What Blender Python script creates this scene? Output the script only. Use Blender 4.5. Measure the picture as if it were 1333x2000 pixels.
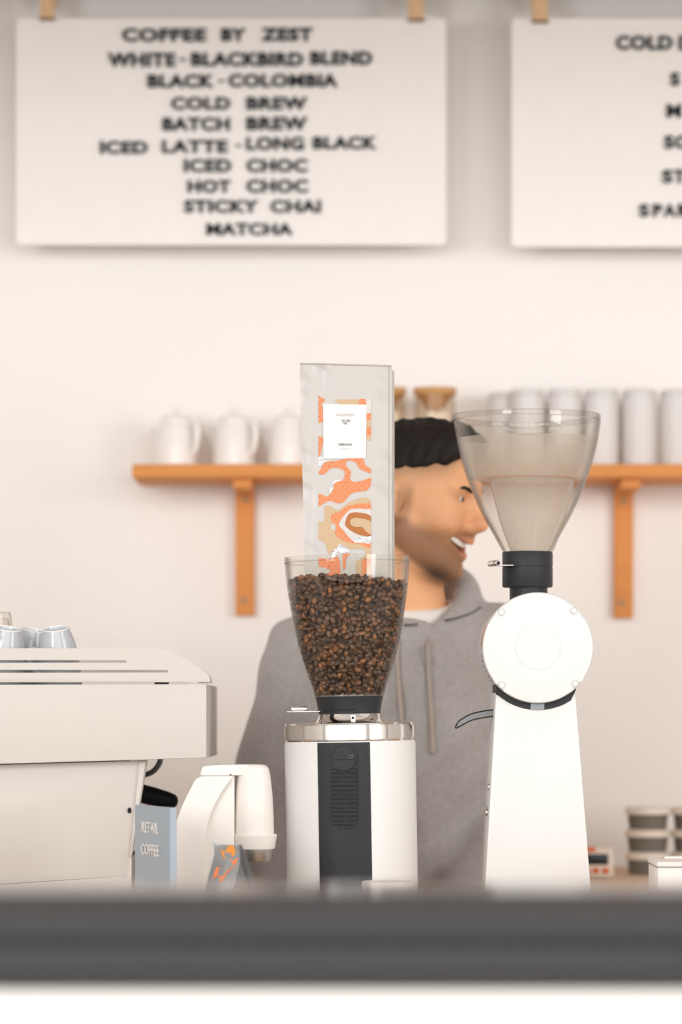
import bpy, bmesh, math, random
import numpy as np
from mathutils import Vector, Matrix, Euler
from mathutils.bvhtree import BVHTree
from mathutils.geometry import tessellate_polygon

for o in list(bpy.data.objects):
    bpy.data.objects.remove(o)
SC = bpy.context.scene
COL = SC.collection
rnd = random.Random(7)

# ---------------------------------------------------------------- camera, light, exposure
F, HZ, ZC = 6500.0, 1400.0, 1.33          # focal length in pixels of the 1333 wide frame, horizon row, eye height
cd = bpy.data.cameras.new('camera')
cd.sensor_fit = 'HORIZONTAL'; cd.sensor_width = 24.0
cd.lens = F / 1333.0 * 24.0
cd.shift_y = (HZ - 1000.0) / 1333.0
cd.dof.use_dof = True; cd.dof.focus_distance = 4.74; cd.dof.aperture_fstop = 2.55
cd.clip_start = 0.05
cam = bpy.data.objects.new('camera', cd); COL.objects.link(cam)
cam.location = (0, 0, ZC); cam.rotation_euler = (math.pi / 2, 0, 0)
SC.camera = cam

SC.view_settings.view_transform = 'Standard'
SC.view_settings.look = 'None'
SC.view_settings.gamma = 1.0
SC.view_settings.exposure = -0.62
SC.view_settings.use_curve_mapping = False
SC.cycles.max_bounces = 10
SC.cycles.diffuse_bounces = 5
SC.cycles.transparent_max_bounces = 32
SC.cycles.sample_clamp_indirect = 6.0

w = bpy.data.worlds.new('sky'); SC.world = w; w.use_nodes = True
bg = w.node_tree.nodes['Background']
bg.inputs[0].default_value = (1.0, 0.99, 0.98, 1); bg.inputs[1].default_value = 0.9

def area(name, loc, target, sx, sy, power, color=(1, 0.96, 0.91)):
    l = bpy.data.lights.new(name, 'AREA'); l.shape = 'RECTANGLE'; l.size = sx; l.size_y = sy
    l.energy = power; l.color = color
    o = bpy.data.objects.new(name, l); COL.objects.link(o); o.location = loc
    o.rotation_euler = (Vector(target) - Vector(loc)).to_track_quat('-Z', 'Y').to_euler()
    return o
area('window_daylight', (-0.2, -9.0, 3.3), (-0.2, 6.2, 3.0), 14, 5.2, 1600, (0.985, 0.99, 1))
area('left_side_fill', (-3.85, -0.5, 2.1), (0.0, 4.9, 1.4), 2.8, 2.0, 260, (0.985, 0.99, 1))  # added fill lamp, brightens the left flank of the grinder
area('right_side_fill', (3.85, 1.8, 1.9), (0.1, 5.1, 1.5), 2.6, 1.9, 165, (0.985, 0.99, 1))  # added fill lamp on the right, for the face and wall

# ---------------------------------------------------------------- helpers
def px(x, y, d):
    return Vector(((x - 666.5) * d / F, d, ZC + (HZ - y) * d / F))
def zx(y, d): return ZC + (HZ - y) * d / F
def xx(x, d): return (x - 666.5) * d / F

def lin(c):
    return tuple(((v / 255.0) / 12.92 if v / 255.0 <= 0.04045 else ((v / 255.0 + 0.055) / 1.055) ** 2.4) for v in c)

MATS = {}
def mat(name, rgb, rough=0.5, metal=0.0, var=0.05, scale=25.0, bump=0.0, bscale=200.0, coat=0.0, sheen=0.0, spec=0.22, stretch=None):
    """Principled surface with a soft procedural colour variation and optional noise bump."""
    if name in MATS: return MATS[name]
    m = bpy.data.materials.new(name); m.use_nodes = True
    nt = m.node_tree; N = nt.nodes; L = nt.links
    p = N['Principled BSDF']
    c = lin(rgb)
    tc = N.new('ShaderNodeTexCoord')
    src = tc.outputs['Object']
    if stretch:
        mp = N.new('ShaderNodeMapping'); mp.inputs['Scale'].default_value = stretch
        L.new(src, mp.inputs['Vector']); src = mp.outputs['Vector']
    no = N.new('ShaderNodeTexNoise'); no.inputs['Scale'].default_value = scale; no.inputs['Detail'].default_value = 4
    L.new(src, no.inputs['Vector'])
    mx = N.new('ShaderNodeMix'); mx.data_type = 'RGBA'
    mx.inputs[6].default_value = tuple(min(1, v * (1 - var)) for v in c) + (1,)
    mx.inputs[7].default_value = tuple(min(1, v * (1 + var)) for v in c) + (1,)
    L.new(no.outputs['Fac'], mx.inputs[0]); L.new(mx.outputs[2], p.inputs['Base Color'])
    p.inputs['Roughness'].default_value = rough
    p.inputs['Metallic'].default_value = metal
    p.inputs['Coat Weight'].default_value = coat
    p.inputs['Sheen Weight'].default_value = sheen
    p.inputs['Specular IOR Level'].default_value = spec
    if bump > 0:
        n2 = N.new('ShaderNodeTexNoise'); n2.inputs['Scale'].default_value = bscale; n2.inputs['Detail'].default_value = 3
        L.new(src, n2.inputs['Vector'])
        b = N.new('ShaderNodeBump'); b.inputs['Strength'].default_value = bump; b.inputs['Distance'].default_value = 0.002
        L.new(n2.outputs['Fac'], b.inputs['Height']); L.new(b.outputs['Normal'], p.inputs['Normal'])
    MATS[name] = m
    return m

def clear(name, tint=(0.97, 0.965, 0.95), edge=(0.6, 0.57, 0.53), haze=0.0, hazecol=(0.8, 0.75, 0.7), ior=1.45, rough=0.03):
    """Thin clear plastic or glass: see-through, fresnel reflection, denser towards grazing angles, optional milky film."""
    m = bpy.data.materials.new(name); m.use_nodes = True
    nt = m.node_tree; N = nt.nodes; L = nt.links
    N.remove(N['Principled BSDF']); out = N['Material Output']
    lw = N.new('ShaderNodeLayerWeight'); lw.inputs['Blend'].default_value = 0.5
    cr = N.new('ShaderNodeValToRGB')
    cr.color_ramp.elements[0].position = 0.55; cr.color_ramp.elements[0].color = tint + (1,)
    cr.color_ramp.elements[1].position = 1.0; cr.color_ramp.elements[1].color = edge + (1,)
    L.new(lw.outputs['Facing'], cr.inputs[0])
    tr = N.new('ShaderNodeBsdfTransparent'); L.new(cr.outputs[0], tr.inputs[0])
    gl = N.new('ShaderNodeBsdfGlossy'); gl.inputs['Roughness'].default_value = rough
    pw = N.new('ShaderNodeMath'); pw.operation = 'POWER'; pw.inputs[1].default_value = 5.0; L.new(lw.outputs['Facing'], pw.inputs[0])
    fr = N.new('ShaderNodeMath'); fr.operation = 'MULTIPLY_ADD'; f0 = ((ior - 1) / (ior + 1)) ** 2
    fr.inputs[1].default_value = 0.75; fr.inputs[2].default_value = f0; L.new(pw.outputs[0], fr.inputs[0])
    last = tr.outputs[0]
    if haze > 0:
        df = N.new('ShaderNodeBsdfDiffuse'); df.inputs[0].default_value = hazecol + (1,)
        tl = N.new('ShaderNodeBsdfTranslucent'); tl.inputs[0].default_value = hazecol + (1,)
        ad = N.new('ShaderNodeMixShader'); ad.inputs[0].default_value = 0.5
        L.new(df.outputs[0], ad.inputs[1]); L.new(tl.outputs[0], ad.inputs[2])
        tcn = N.new('ShaderNodeTexCoord'); no = N.new('ShaderNodeTexNoise'); no.inputs['Scale'].default_value = 18
        L.new(tcn.outputs['Object'], no.inputs['Vector'])
        mr = N.new('ShaderNodeMapRange'); mr.inputs['To Min'].default_value = haze * 0.8; mr.inputs['To Max'].default_value = haze * 1.2
        L.new(no.outputs['Fac'], mr.inputs['Value'])
        mh = N.new('ShaderNodeMixShader'); L.new(mr.outputs[0], mh.inputs[0])
        L.new(last, mh.inputs[1]); L.new(ad.outputs[0], mh.inputs[2]); last = mh.outputs[0]
    ms = N.new('ShaderNodeMixShader'); L.new(fr.outputs[0], ms.inputs[0])
    L.new(last, ms.inputs[1]); L.new(gl.outputs[0], ms.inputs[2]); L.new(ms.outputs[0], out.inputs['Surface'])
    MATS[name] = m
    return m

ORG = {}
def finish(bm, ang=38):
    bmesh.ops.recalc_face_normals(bm, faces=bm.faces[:])
    lim = math.radians(ang)
    for f in bm.faces: f.smooth = True
    for e in bm.edges:
        if len(e.link_faces) == 2 and e.calc_face_angle(0) > lim: e.smooth = False

def obj(name, bm, mats, parent=None, ang=38, keep=False):
    """Link a bmesh given in world coordinates as one mesh object (below parent when given)."""
    if not keep: finish(bm, ang)
    o = None
    org = ORG.get(parent.name, Vector((0, 0, 0))) if parent else None
    if parent is None:
        lo = Vector((min(v.co.x for v in bm.verts), min(v.co.y for v in bm.verts), min(v.co.z for v in bm.verts)))
        hi = Vector((max(v.co.x for v in bm.verts), max(v.co.y for v in bm.verts), max(v.co.z for v in bm.verts)))
        org = Vector(((lo.x + hi.x) / 2, (lo.y + hi.y) / 2, lo.z))
    bmesh.ops.translate(bm, verts=bm.verts[:], vec=-org)
    me = bpy.data.meshes.new(name); bm.to_mesh(me); bm.free()
    for m in (mats if isinstance(mats, (list, tuple)) else [mats]): me.materials.append(m)
    o = bpy.data.objects.new(name, me); COL.objects.link(o)
    ORG[o.name] = org
    if parent: o.parent = parent
    else: o.location = org
    return o

def tag(o, label, cat, group=None, kind=None):
    o['label'] = label; o['category'] = cat
    if group: o['group'] = group
    if kind: o['kind'] = kind
    return o

def thing(name, loc, label, cat, group=None):
    o = bpy.data.objects.new(name, None); COL.objects.link(o)
    o.location = loc; o.empty_display_size = 0.05
    ORG[o.name] = Vector(loc)
    return tag(o, label, cat, group)

def struct(name, bm, m):
    o = obj(name, bm, m); o['kind'] = 'structure'; return o

def dup(root, loc, label=None, rot=None):
    def cp(o, par):
        c = o.copy(); COL.objects.link(c); c.parent = par
        for ch in o.children: cp(ch, c)
        return c
    r = cp(root, None); r.location = loc
    if rot is not None: r.rotation_euler = rot
    if label: r['label'] = label
    return r

def NB(): return bmesh.new()

def box(bm, lo, hi, bev=0.0, seg=2):
    r = bmesh.ops.create_cube(bm, size=1.0)
    vs = r['verts']
    lo = Vector(lo); hi = Vector(hi)
    for v in vs:
        v.co = Vector((lo.x + (v.co.x + .5) * (hi.x - lo.x), lo.y + (v.co.y + .5) * (hi.y - lo.y), lo.z + (v.co.z + .5) * (hi.z - lo.z)))
    if bev > 0:
        es = list({e for v in vs for e in v.link_edges})
        bmesh.ops.bevel(bm, geom=es, offset=bev, segments=seg, affect='EDGES', profile=0.5)
    return bm

def pbox(bm, x0, y0, x1, y1, d, depth, bev=0.0):
    """Box whose front face fills the given picture rectangle at distance d."""
    a = px(x0, y1, d); b = px(x1, y0, d)
    return box(bm, (a.x, d, a.z), (b.x, d + depth, b.z), bev)

def lathe(bm, cx, cy, prof, seg=64, close=True):
    """Spin (radius, z) points round the vertical axis through (cx, cy). Radius 0 gives a pole."""
    rings = []
    for r, z in prof:
        if r <= 1e-6: rings.append([bm.verts.new((cx, cy, z))])
        else: rings.append([bm.verts.new((cx + r * math.cos(2 * math.pi * i / seg), cy + r * math.sin(2 * math.pi * i / seg), z)) for i in range(seg)])
    for a, b in zip(rings, rings[1:]):
        for i in range(seg):
            j = (i + 1) % seg
            if len(a) == 1 and len(b) == 1: continue
            if len(a) == 1: bm.faces.new((a[0], b[j], b[i]))
            elif len(b) == 1: bm.faces.new((a[i], a[j], b[0]))
            else: bm.faces.new((a[i], a[j], b[j], b[i]))
    return bm

def plathe(bm, cx, d, prof, seg=64):
    """Lathe whose profile is (radius, row) in picture pixels at distance d."""
    s = d / F
    return lathe(bm, xx(cx, d), d, [(r * s, zx(y, d)) for r, y in prof], seg)

def tube(bm, pts, r, seg=12, cap=True):
    pts = [Vector(p) for p in pts]; n = len(pts)
    rs = r if isinstance(r, (list, tuple)) else [r] * n
    rings = []; up = None
    for i, p in enumerate(pts):
        t = (pts[min(i + 1, n - 1)] - pts[max(i - 1, 0)]).normalized()
        if up is None: up = t.orthogonal().normalized()
        up = (up - t * up.dot(t)).normalized(); sd = t.cross(up)
        rings.append([bm.verts.new(p + rs[i] * (up * math.cos(2 * math.pi * k / seg) + sd * math.sin(2 * math.pi * k / seg))) for k in range(seg)])
    for a, b in zip(rings, rings[1:]):
        for k in range(seg):
            bm.faces.new((a[k], a[(k + 1) % seg], b[(k + 1) % seg], b[k]))
    if cap:
        bm.faces.new(rings[0][::-1]); bm.faces.new(rings[-1])
    return bm

def rod(bm, a, b, r, seg=20, bev=0.0):
    a = Vector(a); b = Vector(b); t = (b - a).normalized()
    if bev > 0: return tube(bm, [a, a + t * bev * .3, a + t * bev, b - t * bev, b - t * bev * .3, b], [r - bev, r - bev * .3, r, r, r - bev * .3, r - bev], seg)
    return tube(bm, [a, b], r, seg)

def prism(bm, poly, d0, d1, dirv=None, bev=0.0):
    """Extrude a closed outline of picture points (taken at distance d0) straight back to distance d1."""
    fr = [bm.verts.new(px(x, y, d0)) for x, y in poly]
    bk = [bm.verts.new(v.co + Vector((0, d1 - d0, 0))) for v in fr]
    f0 = bm.faces.new(fr); bm.faces.new(bk[::-1])
    n = len(fr)
    for i in range(n):
        bm.faces.new((fr[i], bk[i], bk[(i + 1) % n], fr[(i + 1) % n]))
    if bev > 0:
        es = [e for e in f0.edges]
        bmesh.ops.bevel(bm, geom=es, offset=bev, segments=2, affect='EDGES', profile=0.5)
    return bm

def crom(pts, closed=True, n=5):
    """Catmull-Rom smoothing of a point list."""
    out = []; m = len(pts)
    rng = range(m) if closed else range(m - 1)
    for i in rng:
        if closed: p = [pts[(i + k - 1) % m] for k in range(4)]
        else: p = [pts[min(max(i + k - 1, 0), m - 1)] for k in range(4)]
        for j in range(n):
            t = j / n
            out.append(tuple(0.5 * (2 * p[1][c] + (p[2][c] - p[0][c]) * t + (2 * p[0][c] - 5 * p[1][c] + 4 * p[2][c] - p[3][c]) * t * t
                             + (3 * p[1][c] - p[0][c] - 3 * p[2][c] + p[3][c]) * t ** 3) for c in range(len(pts[0]))))
    if not closed: out.append(tuple(pts[-1]))
    return out

def text_bm(body, weight=0.02, ext=0.08, spacing=1.0):
    """Letters as a bmesh in a unit box: x 0..1, z 0..1, y -ext..0 (front at -ext)."""
    c = bpy.data.curves.new('t', 'FONT'); c.body = body; c.offset = weight; c.extrude = ext / 2; c.resolution_u = 4
    c.space_character = spacing
    o = bpy.data.objects.new('t', c); COL.objects.link(o)
    dg = bpy.context.evaluated_depsgraph_get(); dg.update()
    me = bpy.data.meshes.new_from_object(o.evaluated_get(dg))
    bm = NB(); bm.from_mesh(me)
    bpy.data.objects.remove(o); bpy.data.curves.remove(c); bpy.data.meshes.remove(me)
    xs = [v.co.x for v in bm.verts]; ys = [v.co.y for v in bm.verts]
    x0, x1, y0, y1 = min(xs), max(xs), min(ys), max(ys)
    for v in bm.verts:
        v.co = Vector(((v.co.x - x0) / (x1 - x0), -(v.co.z + ext / 2) / ext, (v.co.y - y0) / (y1 - y0)))
    return bm

def merge(bm, other):
    me = bpy.data.meshes.new('tmp'); other.to_mesh(me); other.free(); bm.from_mesh(me); bpy.data.meshes.remove(me)

# ---------------------------------------------------------------- materials
M_wall = mat('wall_paint', (247, 243, 239), 0.9, var=0.025, scale=1.5, bump=0.15, bscale=60)
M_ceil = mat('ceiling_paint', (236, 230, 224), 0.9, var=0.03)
M_floor = mat('floor_concrete', (158, 152, 146), 0.7, var=0.12, scale=4)
M_board = mat('board_paint', (250, 245, 240), 0.7, var=0.02, bump=0.1, bscale=90)
M_letter = mat('letter_black', (38, 42, 46), 0.6)
M_strap = mat('strap_leather', (226, 190, 150), 0.7, var=0.08, bump=0.2)
M_strapend = mat('strap_stitch', (120, 84, 52), 0.7)
M_rail = mat('rail_wood', (140, 118, 98), 0.7, var=0.1)
M_wood = mat('shelf_wood', (224, 150, 84), 0.55, var=0.12, scale=9, stretch=(1, 8, 8), bump=0.1)
M_bench = mat('bench_wood', (206, 172, 140), 0.5, var=0.12, scale=8, stretch=(1, 6, 6))
M_bar = mat('bar_dark_laminate', (66, 66, 67), 0.45, var=0.08, scale=5, stretch=(0.3, 6, 6), bump=0.05)
M_panel = mat('counter_white_panel', (250, 246, 240), 0.6, var=0.02)
M_white = mat('white_powder_coat', (234, 232, 229), 0.38, var=0.015, bump=0.04, bscale=900)
M_cream = mat('machine_cream_coat', (211, 204, 197), 0.4, var=0.015, bump=0.04, bscale=900)
M_plastic_w = mat('white_plastic', (242, 236, 229), 0.35, var=0.02)
M_black = mat('black_plastic', (50, 51, 53), 0.45, var=0.1, bump=0.1, bscale=500)
M_black2 = mat('black_rib_plastic', (42, 43, 45), 0.4, var=0.1)
M_rubber = mat('black_rubber', (30, 30, 32), 0.6, var=0.1)
M_chrome = mat('polished_steel', (226, 222, 218), 0.12, 1.0, var=0.03)
M_steel = mat('brushed_steel', (196, 190, 184), 0.28, 1.0, var=0.08, scale=40, stretch=(1, 1, 20))
M_darksteel = mat('dark_steel', (110, 112, 114), 0.3, 1.0, var=0.1)
M_line = mat('seam_shadow_gap', (120, 112, 105), 0.8)
M_porcelain = mat('white_porcelain', (244, 240, 236), 0.2, coat=0.4, var=0.02)
M_bluecup = mat('pale_blue_porcelain', (192, 195, 199), 0.15, coat=0.5, var=0.03)
M_canister = mat('pale_grey_ceramic', (222, 219, 216), 0.42, coat=0.08, var=0.03)
M_sign = mat('blue_grey_sign_board', (174, 186, 196), 0.6, var=0.04)
M_signedge = mat('sign_edge', (206, 214, 220), 0.6)
M_signtext = mat('sign_white_letters', (250, 244, 238), 0.5)
M_bag = mat('bag_grey_film', (196, 191, 185), 0.27, var=0.03, spec=.4, bump=.12, bscale=45)
M_bagdark = mat('bag_gusset_film', (190, 185, 178), 0.34, var=0.05)
M_foil = mat('silver_foil', (164, 163, 162), 0.3, 0.85, var=0.5, scale=120, bump=0.9, bscale=110)
M_tan = mat('print_tan', (206, 178, 143), 0.5, var=0.03)
M_brown = mat('print_brown', (182, 114, 62), 0.5, var=0.18, scale=900)
M_printw = mat('print_white', (214, 209, 204), 0.45, var=0.02)
M_sticker = mat('sticker_paper', (240, 237, 233), 0.6, var=0.01)
M_ink = mat('print_grey_ink', (120, 118, 118), 0.7)
M_ink2 = mat('print_fine_ink', (186, 182, 178), 0.7)
M_orange_plain = mat('orange_plastic', (222, 112, 58), 0.5)
M_stick_orange = mat('drum_sticker_orange', (226, 160, 120), 0.5)
M_cork = mat('cork', (204, 158, 106), 0.8, var=0.2, scale=120)
M_paper = mat('white_paper', (246, 240, 230), 0.7)
M_amber = mat('jar_amber_contents', (212, 176, 136), 0.6, var=0.2, scale=60)
M_tubgrey = mat('tub_grey_contents', (120, 113, 104), 0.5, var=0.15, scale=20)
M_tublid = mat('tub_white_lid', (240, 228, 214), 0.5)
M_screen = mat('dark_display', (45, 46, 48), 0.25)
M_timer = mat('timer_beige_shell', (232, 216, 200), 0.5)
M_trouser = mat('dark_denim', (52, 56, 66), 0.8, var=0.15, scale=60)
M_shoe = mat('shoe_canvas', (60, 58, 56), 0.7)
M_tee = mat('white_cotton', (244, 238, 232), 0.85, bump=0.2, bscale=400)
M_hood = mat('heather_grey_fleece', (180, 175, 172), 0.95, var=0.22, scale=130, bump=0.5, bscale=500, sheen=0.25)
M_cord = mat('hoodie_cord', (186, 174, 165), 0.9)
M_hair = mat('dark_brown_hair', (34, 28, 25), 0.55, var=0.4, scale=160, bump=0.8, bscale=260)
M_teeth = mat('teeth', (246, 238, 226), 0.3)
M_eyew = mat('eye_white', (226, 214, 204), 0.2)
M_iris = mat('eye_brown', (60, 44, 34), 0.15)

def orange_print():
    m = bpy.data.materials.new('print_orange_dots'); m.use_nodes = True
    nt = m.node_tree; N = nt.nodes; L = nt.links; p = N['Principled BSDF']; p.inputs['Roughness'].default_value = 0.45
    tc = N.new('ShaderNodeTexCoord'); sp = N.new('ShaderNodeSeparateXYZ'); L.new(tc.outputs['Object'], sp.inputs[0])
    k = 2 * math.pi / (13.0 * 4.76 / F)
    cs = []
    for ax in ('X', 'Z'):
        a = N.new('ShaderNodeMath'); a.operation = 'MULTIPLY'; a.inputs[1].default_value = k; L.new(sp.outputs[ax], a.inputs[0])
        b = N.new('ShaderNodeMath'); b.operation = 'COSINE'; L.new(a.outputs[0], b.inputs[0]); cs.append(b)
    mu = N.new('ShaderNodeMath'); mu.operation = 'MULTIPLY'; L.new(cs[0].outputs[0], mu.inputs[0]); L.new(cs[1].outputs[0], mu.inputs[1])
    gt = N.new('ShaderNodeMath'); gt.operation = 'GREATER_THAN'; gt.inputs[1].default_value = 0.83; L.new(mu.outputs[0], gt.inputs[0])
    mx = N.new('ShaderNodeMix'); mx.data_type = 'RGBA'
    mx.inputs[6].default_value = lin((230, 136, 84)) + (1,); mx.inputs[7].default_value = lin((182, 96, 54)) + (1,)
    L.new(gt.outputs[0], mx.inputs[0]); L.new(mx.outputs[2], p.inputs['Base Color'])
    return m
M_orange = orange_print()

def bean_mat(name, attr):
    m = bpy.data.materials.new(name); m.use_nodes = True
    nt = m.node_tree; N = nt.nodes; L = nt.links; p = N['Principled BSDF']
    p.inputs['Roughness'].default_value = 0.36; p.inputs['Specular IOR Level'].default_value = 0.45
    cr = N.new('ShaderNodeValToRGB'); e = cr.color_ramp.elements
    e[0].position = 0.0; e[0].color = lin((66, 48, 38)) + (1,)
    e[1].position = 1.0; e[1].color = lin((160, 104, 60)) + (1,)
    x = e.new(0.6); x.color = lin((100, 74, 55)) + (1,)
    x = e.new(0.88); x.color = lin((128, 88, 58)) + (1,)
    if attr:
        a = N.new('ShaderNodeAttribute'); a.attribute_name = 'tone'; L.new(a.outputs['Fac'], cr.inputs[0])
    else:
        a = N.new('ShaderNodeObjectInfo'); L.new(a.outputs['Random'], cr.inputs[0])
    L.new(cr.outputs[0], p.inputs['Base Color'])
    return m
M_bean = bean_mat('roasted_bean', False); M_beanmass = bean_mat('roasted_bean_mass', True)

M_hopper = clear('clear_hopper_plastic', edge=(0.5, 0.47, 0.43))
M_rim = clear('hopper_rim_plastic', tint=(0.9, 0.885, 0.87), edge=(0.5, 0.46, 0.42))
M_liner = clear('hazy_hopper_film', tint=(0.95, 0.93, 0.9), edge=(0.75, 0.7, 0.66), haze=0.36, hazecol=(0.93, 0.86, 0.81))
M_glass = clear('drinking_glass', tint=(0.96, 0.95, 0.93), edge=(0.45, 0.42, 0.38), ior=1.5)
M_jar = clear('jar_glass', tint=(0.96, 0.93, 0.88), edge=(0.7, 0.55, 0.4))

# ---------------------------------------------------------------- the room
WALL = 6.2
bm = NB(); box(bm, (-4, WALL, 0), (4, WALL + .1, 4.6)); struct('wall_back', bm, M_wall)
bm = NB(); box(bm, (-4, -2.4, -.1), (4, WALL + .1, 0)); struct('floor', bm, M_floor)
bm = NB(); box(bm, (-4.1, -2.4, 0), (-4, WALL + .1, 4.6)); struct('wall_left', bm, M_wall)
bm = NB(); box(bm, (4, -2.4, 0), (4.1, WALL + .1, 4.6)); struct('wall_right', bm, M_wall)
bm = NB(); box(bm, (-4, -2.4, 4.5), (4, 4.3, 4.6)); box(bm, (-4, 4.3, 2.58), (4, 4.4, 4.6)); box(bm, (-4, 4.4, 2.8), (4, WALL, 2.9))  # ceiling plus an unseen dropped soffit, added to shade the upper wall
struct('ceiling_and_shade_soffit', bm, M_ceil)
bm = NB()
for x in (-3.9, -1.95, -0.55, 0.62, 1.9, 3.8):
    box(bm, (x - .05, -1.35, 0), (x + .05, -1.25, 4.5))
box(bm, (-4, -1.35, 2.05), (4, -1.25, 2.13)); box(bm, (-4, -1.35, 0), (4, -1.25, .35))
struct('window_1', bm, mat('window_frame_dark', (60, 56, 52), 0.5))  # front window behind the camera, bars added to stripe the chrome reflections

for nm, sx_, yc_ in (('left_fill_frame', -1, -0.5), ('right_fill_frame', 1, 1.8)):  # frames invented to go with the added side fill lamps
    bm = NB(); xw = 3.98 * sx_
    for ya_, yb_, za_, zb_ in ((-1.4, -1.3, .9, 2.9), (1.3, 1.4, .9, 2.9), (-1.4, 1.4, .85, .95), (-1.4, 1.4, 2.85, 2.95)):
        box(bm, (min(xw, xw - .05 * sx_), yc_ + ya_, za_), (max(xw, xw - .05 * sx_), yc_ + yb_, zb_))
    struct(nm, bm, MATS['window_frame_dark'])

# ---------------------------------------------------------------- counters
bm = NB()
d0 = 2.7; zt = zx(1752, d0)
def prof(y): return zx(y, d0)
pts = [(d0 + .2, zt), (d0 + .034, zt), (d0 + .030, zt - .003)]
for y, off in ((1796, .008), (1799, .0), (1830, 0), (1834, .012), (1844, .012), (1848, .0), (1884, .0), (1888, .006), (1938, .026)):
    pts.append((d0 + off, prof(y)))
pts += [(d0 + .2, prof(1938))]
L_ = [bm.verts.new((-2.2, a, b)) for a, b in pts]; R_ = [bm.verts.new((2.2, a, b)) for a, b in pts]
n = len(pts)
for i in range(n): bm.faces.new((L_[i], L_[(i + 1) % n], R_[(i + 1) % n], R_[i]))
bm.faces.new(L_); bm.faces.new(R_[::-1])
bar = thing('bar_ledge', (0, d0 + .1, prof(1938)), 'x', 'bar ledge')
obj('ledge_front', bm, M_bar, bar)
bm = NB(); box(bm, (-2.2, d0 + .033, zt), (2.2, d0 + .2, zt + .0012)); obj('ledge_top', bm, mat('bar_top_gloss', (84, 80, 77), 0.17, spec=.5, var=.05, bump=.03, bscale=30), bar)
tag(bar, 'long dark grey grooved bar ledge across the foreground', 'bar ledge')
bm = NB(); box(bm, (-2.2, d0 + .03, 0), (2.2, d0 + .17, prof(1938)))
fp = obj('front_counter', bm, M_panel); tag(fp, 'bright white counter front below the dark grooved ledge', 'counter')

WT = 0.90
bm = NB(); box(bm, (-2.2, 4.30, WT - .04), (2.2, 5.13, WT), .004)
wt = thing('work_counter', (0, 4.7, 0), 'pale work counter under the grinders and espresso machine', 'counter')
obj('worktop', bm, M_bench, wt)
bm = NB(); box(bm, (-2.2, 4.34, 0), (2.2, 5.08, WT - .04)); obj('cabinet_front', bm, M_panel, wt)

BT = zx(1716, 5.75)
bb = thing('back_bench', (0, 5.85, 0), 'wooden back bench against the wall behind the barista', 'bench')
bm = NB(); box(bm, (-2.2, 5.56, BT - .035), (2.2, WALL - .004, BT), .004); obj('bench_top', bm, M_bench, bb)
bm = NB(); box(bm, (-2.2, 5.6, 0), (2.2, WALL - .004, BT - .035)); obj('bench_base', bm, M_panel, bb)

# ---------------------------------------------------------------- menu boards
BD = 6.1
rr = thing('menu_rail', (0, BD + .03, 2.64), 'dark wooden rail at the top of the wall carrying the menu boards', 'rail')
bm = NB(); box(bm, (-2.4, BD + .012, zx(-22, BD)), (2.4, BD + .045, zx(-22, BD) + .06), .003); obj('rail_bar', bm, M_rail, rr)
for x in (-1.2, 0.05, 1.3):
    bm = NB(); box(bm, (x - .02, BD + .045, zx(-22, BD) + .01), (x + .02, WALL, zx(-22, BD) + .05)); obj('wall_bracket', bm, M_rail, rr)

def board(x0, y0, x1, y1, straps, lines, label):
    c = px((x0 + x1) / 2, y1, BD)
    t = thing('menu_board', (c.x, BD, c.z), label, 'menu board')
    bm = NB(); a = px(x0, y1, BD); b = px(x1, y0, BD)
    r = .009; cs = []
    for cx_, cz_, a0 in ((b.x - r, b.z - r, 0), (a.x + r, b.z - r, 90), (a.x + r, a.z + r, 180), (b.x - r, a.z + r, 270)):
        for k in range(6):
            th = math.radians(a0 + 18 * k); cs.append((cx_ + r * math.cos(th), cz_ + r * math.sin(th)))
    f = [bm.verts.new((x, BD, z)) for x, z in cs]; g = [bm.verts.new((x, BD + .010, z)) for x, z in cs]
    ff = bm.faces.new(f); bm.faces.new(g[::-1])
    for i in range(len(f)): bm.faces.new((f[i], g[i], g[(i + 1) % len(f)], f[(i + 1) % len(f)]))
    obj('panel', bm, M_board, t)
    for sx0, sx1, sy in straps:
        bm = NB(); a = px(sx0, sy, BD - .006); b = px(sx1, -40, BD - .006)
        box(bm, (a.x, BD - .006, a.z), (b.x, BD - .002, b.z), .001)
        box(bm, (a.x, BD + .048, a.z + .03), (b.x, BD + .052, b.z), .001)
        box(bm, (a.x, BD - .006, b.z - .004), (b.x, BD + .052, b.z), .001)
        s = obj('hanging_strap', bm, M_strap, t); s['label'] = 'tan hanging strap'
        bm = NB(); box(bm, (a.x - .001, BD - .008, a.z - .003), (b.x + .001, BD - .001, a.z + .001)); e = obj('strap_end', bm, M_strapend, s)
    for line in lines:
        for word, wx0, wx1, wy0, wy1 in line:
            tb = text_bm(word, weight=0.032, spacing=1.08)
            a = px(wx0, wy1, BD); b = px(wx1, wy0, BD)
            for v in tb.verts:
                v.co = Vector((a.x + v.co.x * (b.x - a.x), BD + v.co.y * .006, a.z + v.co.z * (b.z - a.z)))
            obj('lettering', tb, M_letter, t, keep=True)
    return t

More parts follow.
